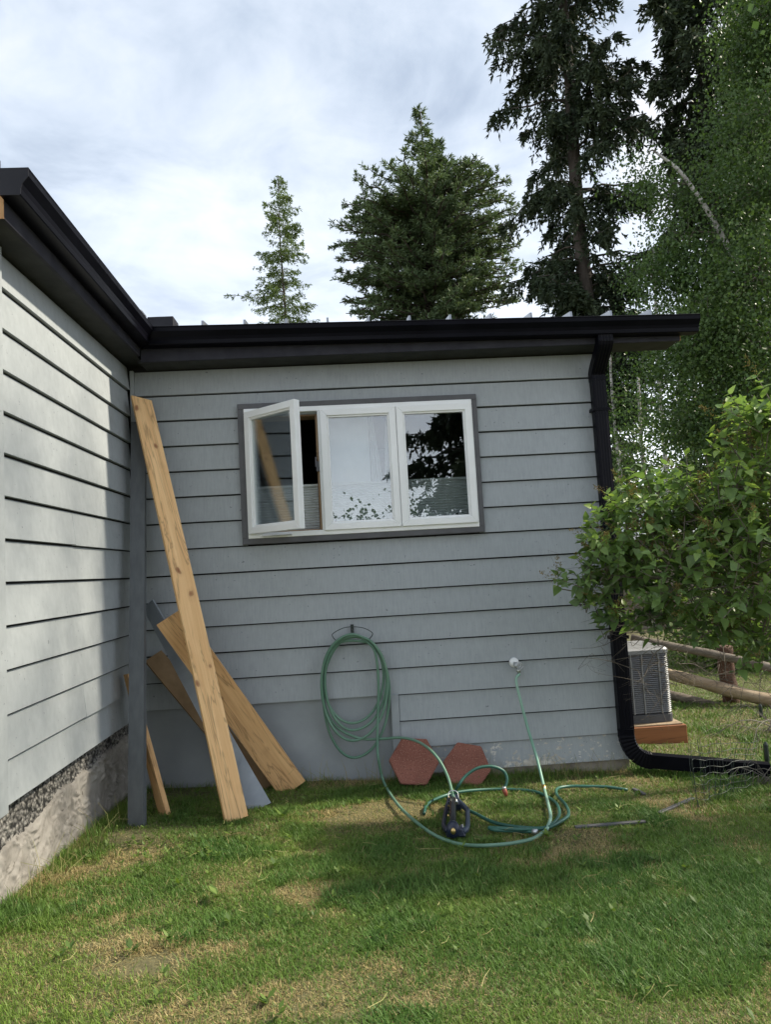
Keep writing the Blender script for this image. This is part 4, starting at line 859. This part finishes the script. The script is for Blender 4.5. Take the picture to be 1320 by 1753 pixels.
def leafy(name, label, base, trunk, blobs, mat, bark, ln=0.07, wd=0.05, seed=1, per=26, spread=0.30, trunk_r=0.1, drop=0.3, group=None, cat='tree', stem=None):
    """trunk: list of points relative to base; blobs: (centre, radius, clusters)"""
    rg = np.random.default_rng(seed); base = np.asarray(base, float); t_ = thing(name, label, cat, tuple(base), group)
    tr_ = [np.asarray(p, float) for p in trunk]; tp_ = catmull(tr_, 5)
    MB().tube(tp_, list(np.linspace(trunk_r, trunk_r*0.35, len(tp_))), 9).build('trunk', bark, t_, smooth=True)
    if stem is not None:
        sp_ = catmull(stem, 5); MB().tube(sp_, list(np.linspace(trunk_r*0.8, trunk_r*0.22, len(sp_))), 8).build('leaning_stem', bark, t_, smooth=True); tp_ = tp_+sp_
    br = MB(); VV = []; TT = []
    for (c, rad, ncl) in blobs:
        c = np.asarray(c, float)-base; st = tp_[int(np.clip(np.argmin([np.linalg.norm(q-c)+max(0, q[2]-c[2])*2 for q in tp_]), 1, len(tp_)-1))]
        mid = 0.5*(st+c)+rg.normal(size=3)*0.1*rad+np.array((0, 0, 0.15*rad)); limb = catmull([st, mid, c], 4)
        br.tube(limb, list(np.linspace(trunk_r*0.22, trunk_r*0.07, len(limb))), 5)
        pts = rg.normal(size=(ncl, 3)); pts /= np.linalg.norm(pts, axis=1, keepdims=True); pts *= (rg.random((ncl, 1))**0.45)*np.asarray(rad)
        tn0 = rg.random(ncl)
        for i in range(ncl):
            p = c+pts[i]
            if i % 3 == 0: br.tube([c+pts[i]*0.1, c+pts[i]*0.6+np.array((0, 0, 0.05)), p], [trunk_r*0.10, trunk_r*0.06, 0.004], 3)
        C = np.repeat(c+pts, per, 0)+rg.normal(size=(ncl*per, 3))*spread*np.array((1, 1, 0.85)); C[:, 2] -= drop*spread*rg.random(ncl*per)
        Dd = rg.normal(size=(ncl*per, 3))+np.array((0, 0, -0.9)); Nn = rg.normal(size=(ncl*per, 3))+np.array((0, 0, 0.6))
        VV.append(orient_quads(C, Dd, Nn, rg.uniform(0.6, 1.25, ncl*per)*ln, rg.uniform(0.7, 1.2, ncl*per)*wd))
        TT.append(np.clip(0.72*np.repeat(tn0, per)+0.28*rg.random(ncl*per), 0, 1))
    br.build('branches', bark if bark != 'birch' else 'twig', t_)['kind'] = 'stuff'; foliage('crown', np.concatenate(VV), mat, np.concatenate(TT), t_); return t_
def bl(px, py, Y, r_, n): return (on_y(px, py, Y), r_, n)
# birch at the right edge, leaning trunk
Y = 6.2; tb_ = on_y(1335, 900, Y); base = np.array((tb_[0]+0.5, Y, GZ0))
trk = [np.zeros(3), on_y(1365, 700, Y)-base, on_y(1350, 450, Y)-base, on_y(1335, 200, Y)-base, on_y(1325, -60, Y)-base]; stem2 = [on_y(1368, 760, Y)-base, on_y(1300, 540, Y)-base, on_y(1235, 400, Y)-base, on_y(1170, 300, Y)-base, on_y(1125, 262, Y)-base]
blb = [bl(1325, 60, 6.8, 0.95, 80), bl(1320, 200, 6.4, 1.2, 110), bl(1310, 130, 7.2, 0.9, 60), bl(1320, 330, 6.0, 1.0, 85), bl(1290, 300, 7.0, 0.75, 40), bl(1300, 470, 5.6, 0.95, 85), bl(1230, 480, 6.6, 0.8, 55), bl(1150, 330, 6.6, 0.62, 22), bl(1100, 290, 6.8, 0.5, 10), bl(1180, 420, 6.6, 0.6, 26), bl(1120, 470, 6.8, 0.55, 24), bl(1215, 570, 6.0, 0.75, 60), bl(1300, 600, 5.8, 0.9, 85), bl(1160, 600, 6.8, 0.6, 30), bl(1260, 700, 6.0, 0.9, 80), bl(1320, 760, 5.6, 0.9, 80), bl(1180, 720, 6.6, 0.6, 34), bl(1330, 10, 6.2, 1.1, 90)]
leafy('birch_tree', 'leafy birch with a leaning pale trunk filling the right edge', base, trk, blb, 'birch_leaf', 'birch', 0.064, 0.050, 21, 74, 0.21, 0.085, 0.9, stem=stem2)
# slim birches behind the downspout
for k, (px, Yb, lean, topy, lb) in enumerate(((1128, 10.5, 4, 420, 'slim birch with two white stems right behind the downspout'), (1060, 11.5, -6, 560, 'sparse slim birch standing just right of the rear wall'), (1100, 9.0, 5, 640, 'small young birch standing low behind the condenser'))):
    b_ = on_y(px, 900, Yb); base = np.array((b_[0], Yb, GZ0)); tt_ = on_y(px+lean-12, topy, Yb)-base
    trk = [np.zeros(3), tt_*0.35+np.array((0.1, 0, 0)), tt_*0.7, tt_]
    zs_ = [(px-6, topy+40), (px+22, topy+100), (px-28, topy+130), (px+8, topy+180), (px+38, topy+230), (px-22, topy+245), (px+10, 880)] if k < 2 else [(px, 700), (px+30, 760), (px-30, 780), (px+10, 830)]
    leafy('birch_tree', lb, base, trk, [bl(a, b, Yb+random.uniform(-0.6, 0.6), 0.62, 17 if k == 1 else 24) for a, b in zs_], 'birch_leaf', 'birch', 0.068, 0.052, 30+k, 38, 0.30, 0.065, 0.8)
# bushes further back
for k, (px, py, Yb, r_, n, lb) in enumerate(((1075, 850, 13.5, 1.3, 75, 'dark shrub behind the downspout at the back of the yard'), (1150, 830, 12.5, 1.5, 95, 'broad green shrub behind the lilac at the back of the yard'), (1235, 800, 12.0, 1.6, 105, 'tall green shrub behind the leaning birch'), (1320, 820, 11.0, 1.6, 105, 'tall green shrub at the far right behind the lilac'), (1195, 1118, 4.6, 0.42, 72, 'low bright green bush beyond the log fence beside the condenser'), (1268, 1122, 4.2, 0.45, 84, 'low bright green bush in the middle beyond the log fence'), (1345, 1128, 3.9, 0.45, 72, 'low bright green bush at the right end of the log fence'))):
    c = on_y(px, py, Yb); base = np.array((c[0], Yb, GZ0)); hgt = max(c[2]-GZ0, 0.5)
    bs = [((c[0]+random.uniform(-.7, .7)*r_, Yb+random.uniform(-.5, .5)*r_, GZ0+hgt*q), r_*(0.75 if q < 0.9 else 0.55), n//4) for q in (0.35, 0.6, 0.8, 1.0)]
    leafy('shrub', lb, base, [np.zeros(3), (0.05, 0, hgt*0.4), (0.1, 0, hgt*0.85)], bs, 'shrub_leaf' if k > 3 else 'birch_leaf', 'twig', 0.10 if k < 4 else 0.06, 0.075 if k < 4 else 0.045, 50+k, 30, 0.32 if k < 4 else 0.15, 0.05 if k < 4 else 0.02, 0.5, cat='shrub')
for k, (px, Yb, h, lb) in enumerate(((1055, 19, 9.5, 'dark young spruce at the back, just right of the downspout'), (1190, 18, 8.0, 'dark young spruce at the back behind the broad shrub'), (1345, 15, 19.0, 'dark spruce at the back behind the leaning birch'))):
    c = on_y(px, 800, Yb); conifer('spruce_tree', lb, (c[0], Yb, GZ0), h, lambda z: max(0.02, (1.9 if h < 12 else 3.2)*(1-z/h)**0.8), 0.4, 110 if h < 12 else 260, 0.45, 'spruce_leaf', 'bark', (0.12, 0.22), 0.06, 60+k, 26, 13, 0.6, 0.7, 0.14, 0.2, 0.2)
# the garden behind the camera, mirrored in the panes, and the trees that shade the lawn from the right
conifer('spruce_tree', 'big dark spruce behind the camera, mirrored in the right window pane', (5.0, -13.5, 0.1), 17.0, lambda z: max(0.02, 2.2*min(1, ((17-z)/11)**0.8)), 2.8, 190, 0.4, 'spruce_leaf', 'bark', (0.14, 0.26), 0.07, 71, 34, 16, 0.9, 0.9, 0.26, 0.15, 0.12)
for k, (xx, yy, hh) in enumerate(((-2.4, -15, 2.6), (-0.2, -15.5, 2.5), (1.9, -15, 3.1), (3.8, -14.9, 2.9), (6.0, -14.6, 3.8), (8.2, -14.5, 4.2))):
    lb = ['leftmost', 'second', 'third', 'fourth', 'fifth', 'rightmost'][k]
    bs = [((xx+random.uniform(-.5, .5), yy+random.uniform(-.4, .4), 0.1+hh*q), 1.0, 18) for q in (0.25, 0.5, 0.75)]
    leafy('hedge_shrub', lb+' hedge shrub behind the camera, mirrored low in the window panes', (xx, yy, 0.05), [np.zeros(3), (0, 0, hh*0.4), (0, 0, hh*0.8)], bs, 'shrub_leaf', 'twig', 0.13, 0.10, 80+k, 30, 0.34, 0.05, 0.3, cat='shrub')
SHADE = [((5.6, -0.2, -0.2), [((5.4, -0.1, 5.6), 0.45, 9), ((5.4, -0.7, 6.1), 0.5, 11), ((5.5, 0.3, 6.5), 0.5, 10), ((5.4, -0.9, 7.0), 0.5, 8), ((5.6, -0.2, 7.2), 0.5, 8)], 'loose birch out of frame right, throwing dappled light on the left wall'),
         ((8.4, -0.9, -0.2), [((8.0, -0.3, 3.2), 0.8, 46), ((8.2, -1.1, 3.7), 0.8, 46), ((7.8, -0.7, 4.1), 0.6, 26), ((8.2, -0.5, 2.4), 0.8, 40), ((8.4, -1.6, 3.0), 0.7, 24)], 'bushy birch out of frame right, shading the right of the lawn')]
for k, (bs_, blb, lb) in enumerate(SHADE):
    leafy('birch_tree', lb, bs_, [np.zeros(3), (0.05, 0.1, 2.0), (-0.05, 0.0, 3.6), (0.0, 0.1, 6.8 if k == 0 else 4.2)], blb, 'birch_leaf', 'birch', 0.075, 0.060, 90+k, 30, 0.16 if k == 0 else 0.32, 0.06, 0.7)
print('trees done')

# ------------------------------------------------------------------ lilac
lil_base = np.array((4.75, -1.05, fz(4.75, -1.05)))
lil = thing('lilac_bush', 'lilac bush with heart-shaped leaves and spent blossom reaching in from the right', 'bush', tuple(lil_base))
LB = [(1075, 935, -0.85, 0.34, 70), (1010, 985, -0.80, 0.20, 26), (1130, 870, -0.95, 0.30, 46), (1165, 960, -1.05, 0.42, 80), (1235, 880, -1.15, 0.42, 78), (1290, 960, -1.25, 0.45, 80), (1300, 800, -1.30, 0.36, 60), (1310, 710, -1.40, 0.24, 30), (1210, 1040, -1.0, 0.28, 40), (1120, 1040, -0.85, 0.20, 22), (1300, 1070, -1.1, 0.30, 40), (1370, 900, -1.3, 0.5, 60), (1385, 760, -1.3, 0.4, 40), (1060, 870, -0.75, 0.14, 10), (1040, 1040, -0.72, 0.13, 9)]
rg = np.random.default_rng(5); stems = MB(); twigs = MB(); LV = []      # LV: (pos, dir, normal, size, tint)
seedC = []; 
for (px, py, yy, r_, n) in LB:
    c = on_y(px, py, yy)
    m0 = np.array((4.55+rg.normal()*0.1, c[1]*0.5-0.5, 0.45*(c[2]+lil_base[2])+0.2)); mid = m0*0.4+c*0.6+np.array((0, rg.normal()*0.06, 0.05)); st = catmull([lil_base+rg.normal(size=3)*np.array((.12, .12, 0)), m0, mid, c], 5)
    stems.tube([p-lil_base for p in st], list(np.linspace(0.014, 0.0035, len(st))), 6)
    for k in range(n):
        d = rg.normal(size=3); d /= np.linalg.norm(d); d[2] = d[2]*0.9+0.1; rr = r_*rg.random()**0.38; tip = c+d*rr
        tdir = d*0.6+np.array((0, 0, 0.55))+rg.normal(size=3)*0.35; tdir /= np.linalg.norm(tdir); root = tip-tdir*rg.uniform(0.10, 0.17)
        root2 = root*0.55+c*0.45+np.array((0, 0, -0.05)); twigs.tube([root2-lil_base, root-lil_base, tip-lil_base], [0.0042, 0.0028, 0.0015], 4)
        nb = rg.integers(3, 6); ph = rg.random()*math.pi; a = np.cross(tdir, (0.3, 0.2, 1.0)); a /= np.linalg.norm(a); b = np.cross(tdir, a)
        young = rg.random()
        for j in range(nb):
            q = j/(nb-1); p = root+(tip-root)*(0.15+0.85*q); an = ph+j*math.pi/2
            for s_ in (1, -1):
                dr = (math.cos(an)*a+math.sin(an)*b)*s_+tdir*(0.25+0.55*q)+np.array((0, 0, -0.12))+rg.normal(size=3)*0.15
                size = rg.uniform(0.055, 0.088)*(1.0-0.35*q); LV.append((p, dr/np.linalg.norm(dr), size, np.clip(0.14+0.30*rg.random()+0.62*q*young*(1 if d[2] > -0.2 else 0.35), 0, 1)))  # young tips yellower; upper leaves tinted lighter, standing in for light from above
        if rg.random() < 0.24: seedC.append((tip, tdir))
stems.build('stems', 'twig', lil, smooth=True); twigs.build('twigs', 'twig', lil)['kind'] = 'stuff'
def leaf_shape():
    """heart-shaped leaf, length 1 along +y, folded and drooping: vertices and faces"""
    V = []
    prof = [(0.0, 0.0), (0.10, 0.26), (0.28, 0.37), (0.52, 0.31), (0.78, 0.15), (1.0, 0.0)]
    for y_, w_ in prof:
        dz = -0.22*y_*y_; V += [(-w_, y_-0.06*(w_ > 0.3), dz+0.30*w_), (0, y_, dz), (w_, y_-0.06*(w_ > 0.3), dz+0.30*w_)]
    F_ = []
    for i in range(5): F_ += [(3*i, 3*i+1, 3*i+4, 3*i+3), (3*i+1, 3*i+2, 3*i+5, 3*i+4)]
    return np.array(V), np.array(F_)
lv, lf = leaf_shape()
def leaf_frame(dr):
    up = np.array((0, 0, 1.0))+rg.normal(size=3)*0.4; x_ = np.cross(dr, up); x_ /= np.linalg.norm(x_); return x_, dr, np.cross(x_, dr)
vis = sorted(range(len(LV)), key=lambda i: np.linalg.norm(LV[i][0]-CAM)-1.6*LV[i][2]*10)
def in_view(p):
    d = p-CAM; z = d@_f; return 0 < PW/2+F*(d@_r)/z < PW
near = [i for i in vis if in_view(LV[i][0])][:300]; ns = set(near)
variants = []
for k in range(5):
    me = quick_mesh('leaf', lv*np.array((rg.uniform(0.85, 1.1), 1, rg.uniform(0.6, 1.5))), 4, 'lilac_leaf', tint=np.full(len(lv), 0.1+0.2*k), tri=(lf.ravel(), np.arange(0, lf.size, 4))); me.polygons.foreach_set('use_smooth', [True]*len(me.polygons)); variants.append(me)
allV = []; allT = []
for i, (p, dr, size, tn) in enumerate(LV):
    x_, y_, z_ = leaf_frame(dr)
    if i in ns:
        o = link('leaf', variants[min(4, int(tn*5))], lil); Mx = Matrix(((x_[0], y_[0], z_[0], 0), (x_[1], y_[1], z_[1], 0), (x_[2], y_[2], z_[2], 0), (0, 0, 0, 1)))
        o.matrix_local = Matrix.Translation(Vector(p-lil_base)) @ Mx @ Matrix.Scale(size, 4)
    else: allV.append((p-lil_base)+size*(lv @ np.array((x_, y_, z_)))); allT.append(np.full(len(lv), tn))
nl_ = len(allV); off = (np.arange(nl_)*len(lv))[:, None, None]; fa_ = (lf[None]+off).reshape(-1)
me = quick_mesh('foliage', np.concatenate(allV), 4, 'lilac_leaf', tint=np.concatenate(allT), tri=(fa_, np.arange(0, len(fa_), 4))); me.polygons.foreach_set('use_smooth', [True]*len(me.polygons)); link('foliage', me, lil)['kind'] = 'stuff'
C = []; Dd = []
for tip, tdir in seedC:
    n = 70; s_ = rg.random(n); C.append(tip-lil_base+tdir*(s_*0.13)[:, None]+rg.normal(size=(n, 3))*(0.022*(1.1-s_))[:, None]); Dd.append(rg.normal(size=(n, 3))+tdir)
C = np.concatenate(C); Dd = np.concatenate(Dd); me = quick_mesh('seed_heads', orient_quads(C, Dd, rg.normal(size=C.shape), rg.uniform(0.008, 0.016, len(C)), np.full(len(C), 0.006)), 4, 'seed', tint=np.repeat(rg.random(len(C)), 4)); link('seed_heads', me, lil)['kind'] = 'stuff'
# bare lower twigs of the lilac
m_ = MB()
for k in range(150):
    a = on_y(rg.uniform(1090, 1345), rg.uniform(1040, 1175) if k % 4 else rg.uniform(880, 1040), rg.uniform(-0.95, -0.35)); d = rg.normal(size=3)*np.array((0.20, 0.1, 0.11))+np.array((-0.03, 0, -0.03)); p = [a, a+d*0.4+rg.normal(size=3)*0.02, a+d*0.8+rg.normal(size=3)*0.03, a+d*1.1]
    r_ = rg.uniform(0.0012, 0.003); m_.tube([q-lil_base for q in catmull(p, 3)], list(np.linspace(r_, r_*0.3, 10)), 4)
    for j in range(2): m_.tube([p[2]-lil_base, p[2]-lil_base+rg.normal(size=3)*0.05, p[2]-lil_base+rg.normal(size=3)*0.09], [r_*0.5, r_*0.4, r_*0.2], 3)
m_.build('bare_twigs', 'twig', lil)['kind'] = 'stuff'
print('lilac', len(LV))

# ------------------------------------------------------------------ grass
def grass(n, x0, x1, y0, y1, hmul, wmul, seed, name, label, drymul=1.0):
    rg = np.random.default_rng(seed); X = rg.uniform(x0, x1, n*2); Y_ = rg.uniform(y0, y1, n*2)
    keep = ~((X < -0.02) | ((Y_ > -0.0) & (X < 3.34)) | ((X > 3.34) & (X < 4.1) & (Y_ > 0.70) & (Y_ < 1.45)))
    d = np.hypot(X-CAM[0], Y_-CAM[1]); keep &= rg.random(n*2) < np.clip(((3.2 if drymul == 1.0 else 7.0)/d)**1.2, 0, 1)
    bare = fbm(X*2.2, Y_*2.2, 41); soil = np.exp(-(((X-0.22)/0.20)**2+((Y_+0.95)/0.22)**2))+0.9*np.exp(-((X-0.25)/0.45)**2-((Y_+0.12)/0.20)**2)
    pat = [(0.72, -2.35, 0.16, 0.10)]
    for (a, b, sx, sy) in pat: soil = soil+np.exp(-((X-a)/sx)**2-((Y_-b)/sy)**2)
    keep &= rg.random(n*2) > np.clip(soil, 0, 0.95)
    X = X[keep][:n]; Y_ = Y_[keep][:n]; n = len(X)
    # dryness: broad patches
    dry = fbm(X*1.15+5, Y_*1.5, 45, 4); dry2 = fbm(X*5, Y_*6, 47, 3)
    spots = [(2.62, -2.45, 0.34, 0.30, 0.95), (2.05, -1.55, 0.30, 0.16, 0.55), (1.12, -0.75, 0.30, 0.24, 0.65), (0.95, -1.55, 0.35, 0.22, 0.5), (0.72, -2.3, 0.25, 0.2, 0.5), (1.75, -2.55, 0.16, 0.14, 0.55), (1.6, -0.6, 0.3, 0.18, 0.5), (2.35, -1.25, 0.25, 0.2, 0.5), (2.9, -0.35, 0.3, 0.12, 0.4)]
    dryv = np.clip((dry-0.46)*2.8+(dry2-0.48)*1.6, 0, 1)*0.8
    for (a, b, sx, sy, am) in spots: dryv = dryv+am*np.exp(-((X-a)/sx)**2-((Y_-b)/sy)**2)
    lush = [(1.55, -1.35, 0.22, 0.30, 0.9), (2.1, -2.2, 0.5, 0.35, 0.7), (0.35, -1.75, 0.3, 0.25, 0.6), (1.0, -2.1, 0.3, 0.3, 0.5), (3.0, -1.6, 0.5, 0.5, 0.7), (2.4, -1.8, 0.3, 0.3, 0.5)]
    lu = np.zeros(n)
    for (a, b, sx, sy, am) in lush: lu = lu+am*np.exp(-((X-a)/sx)**2-((Y_-b)/sy)**2)
    edge = np.exp(-np.abs(Y_)/0.07)*(Y_ < 0)+np.exp(-np.abs(X)/0.07)
    dryv = dryv+np.clip((fbm(X*3.3+9, Y_*4.1, 57, 3)-0.55)*6, 0, 0.85)
    lu = lu+np.clip((fbm(X*2.6+3, Y_*3.2, 59, 3)-0.56)*6, 0, 0.8)
    dryv = np.clip(dryv-0.9*lu, 0, 1)*drymul; isdry = rg.random(n) < np.clip(dryv*0.85+0.10, 0, 0.95)
    h = hmul*rg.uniform(0.35, 1.0, n)*(0.016+0.028*fbm(X*3.1, Y_*3.1, 49)+0.026*np.clip(lu, 0, 1)+0.055*np.clip(edge, 0, 1)); h = np.where(isdry, h*0.7, h)
    tall = rg.random(n) < 0.012; h = np.where(tall, h*1.9, h)
    az = rg.random(n)*2*math.pi; lean = np.where(isdry, rg.uniform(0.6, 2.2, n), rg.uniform(0.2, 1.7, n)); dx = np.cos(az); dy = np.sin(az)
    wdt = wmul*rg.uniform(0.0008, 0.0018, n)*(1+0.4*lu.clip(0, 1)); px_ = -dy; py_ = dx; Z = g(X, Y_)+(fbm(X*1.7, Y_*1.7, 3)-0.5)*0.03-0.004
    hz_ = h/np.sqrt(1+lean**2*0.6)
    V = np.empty((n, 5, 3), np.float32)
    def put(k, f, wf, sgn): V[:, k, 0] = X+dx*lean*h*f*f*0.75+px_*wdt*wf*sgn; V[:, k, 1] = Y_+dy*lean*h*f*f*0.75+py_*wdt*wf*sgn; V[:, k, 2] = Z+hz_*(f if f < 1 else 0.93)
    put(0, 0, 1, 1); put(1, 0, 1, -1); put(2, 0.55, 0.85, -1); put(3, 0.55, 0.85, 1); put(4, 1.0, 0.0, 1)
    green = np.array((0.092, 0.182, 0.032)); lime = np.array((0.200, 0.292, 0.050)); deep = np.array((0.046, 0.132, 0.030)); straw = np.array((0.50, 0.41, 0.19)); tan = np.array((0.30, 0.235, 0.105))
    r1 = rg.random((n, 1)); r2 = rg.random((n, 1)); hue = np.clip(fbm(X*1.6, Y_*1.6, 53)*1.6-0.35, 0, 1)[:, None]; lu_ = np.clip(lu, 0, 1)[:, None]
    gcol = green*(1-hue)+lime*hue; gcol = gcol*(1-0.6*lu_)+deep*0.6*lu_+(lime-gcol)*0.35*r1*(1-0.5*lu_); dcol = straw*r2+tan*(1-r2)
    c = np.where(isdry[:, None], dcol, gcol)*(0.75+0.5*rg.random((n, 1)))
    base = np.arange(n)[:, None]*5; q = base+np.array([0, 1, 2, 3]); t3 = base+np.array([3, 2, 4])
    loops = np.concatenate([q, t3], 1).ravel(); starts = (np.arange(n)[:, None]*7+np.array([0, 4])).ravel()
    me = quick_mesh(name, V.reshape(-1, 3), 5, 'grass', col=np.repeat(c, 5, 0), tri=(loops, starts)); return tag(link(name, me), label, 'grass', kind='stuff')
grass(560000, -0.05, 4.7, -3.3, 0.0, 1.0, 1.0, 61, 'lawn_grass', 'patchy lawn of green and dry straw-coloured grass')
grass(150000, 3.3, 8.5, -1.0, 7.0, 1.5, 2.0, 62, 'yard_grass', 'lawn grass beyond the house around the log fence', 0.35)
# broadleaf weeds and clover in the lawn
rg = np.random.default_rng(77); C = []; D_ = []; Nn = []; LN = []; WD = []; TN = []
spots = [(on_g(484, 1404), 0.06), (on_g(497, 1440), 0.05), (on_g(372, 1545), 0.055), (on_g(470, 1490), 0.05), (on_g(1010, 1590), 0.035), (on_g(820, 1510), 0.03), (on_g(940, 1440), 0.05), (on_g(960, 1720), 0.03), (on_g(1070, 1450), 0.035), (on_g(250, 1500), 0.05), (on_g(330, 1470), 0.05)]
for k in range(240):
    x_, y_ = rg.uniform(0.1, 3.6), rg.uniform(-3.0, -0.15); spots.append((np.array((x_, y_, float(g(x_, y_)))), rg.uniform(0.014, 0.038)))
for k in range(90):
    x_, y_ = 0.55+rg.normal()*0.28, -1.15+rg.normal()*0.12; spots.append((np.array((max(x_, .05), y_, float(g(x_, y_)))), rg.uniform(0.014, 0.03)))
for p, s_ in spots:
    n = rg.integers(4, 8)
    for j in range(n):
        a = rg.random()*2*math.pi; C.append(p+np.array((0, 0, 0.012+0.02*rg.random()))); D_.append((math.cos(a), math.sin(a), rg.uniform(0.3, 1.0))); Nn.append((0, 0, 1.0)); LN.append(s_*rg.uniform(0.7, 1.3)); WD.append(s_*rg.uniform(0.35, 0.6)); TN.append(rg.uniform(0.2, 1.0))
me = quick_mesh('lawn_weeds', orient_quads(np.array(C), np.array(D_), np.array(Nn), np.array(LN), np.array(WD)), 4, 'shrub_leaf', tint=np.repeat(np.array(TN), 4)); tag(link('lawn_weeds', me), 'small broadleaf weeds and clover scattered through the lawn', 'weeds', kind='stuff')
# long dry stalks against the walls
m_ = MB()
for k in range(150):
    if k < 95: x_, y_ = rg.uniform(2.2, 3.3) if k < 60 else rg.uniform(0.9, 1.7), -0.03-abs(rg.normal())*0.05
    else: x_, y_ = 0.03+abs(rg.normal())*0.05, rg.uniform(-2.1, -0.7)
    h = rg.uniform(0.07, 0.20); b = np.array((x_, y_, float(g(x_, y_))-0.01)); l = rg.normal(size=2)*0.05; m_.tube([b, b+np.array((l[0]*0.4, l[1]*0.4, h*0.6)), b+np.array((l[0]*1.3, l[1]*1.3-0.01, h))], [0.0014, 0.0011, 0.0005], 3)
for k in range(170):                                              # loose clippings lying on the lawn
    x_, y_ = rg.uniform(0.15, 3.4), rg.uniform(-3.0, -0.2); b = np.array((x_, y_, float(g(x_, y_))+rg.uniform(0.02, 0.04))); a_ = rg.random()*math.pi*2; l_ = rg.uniform(0.03, 0.11); e_ = np.array((math.cos(a_)*l_, math.sin(a_)*l_, rg.uniform(-0.01, 0.02)))
    m_.tube([b, b+e_*0.5+rg.normal(size=3)*0.006, b+e_], [0.0013, 0.0012, 0.0006], 3)
MT['straw'] = basic('dry_straw', (0.30, 0.24, 0.11), (0.24, 0.26, 0.08), 9, 0.8)
tag(m_.build('dry_stalks', 'straw'), 'long dry grass stalks along the foot of the walls', 'grass', kind='stuff')
print('tris', sum(len(o.data.polygons) for o in bpy.data.objects if o.type == 'MESH'))
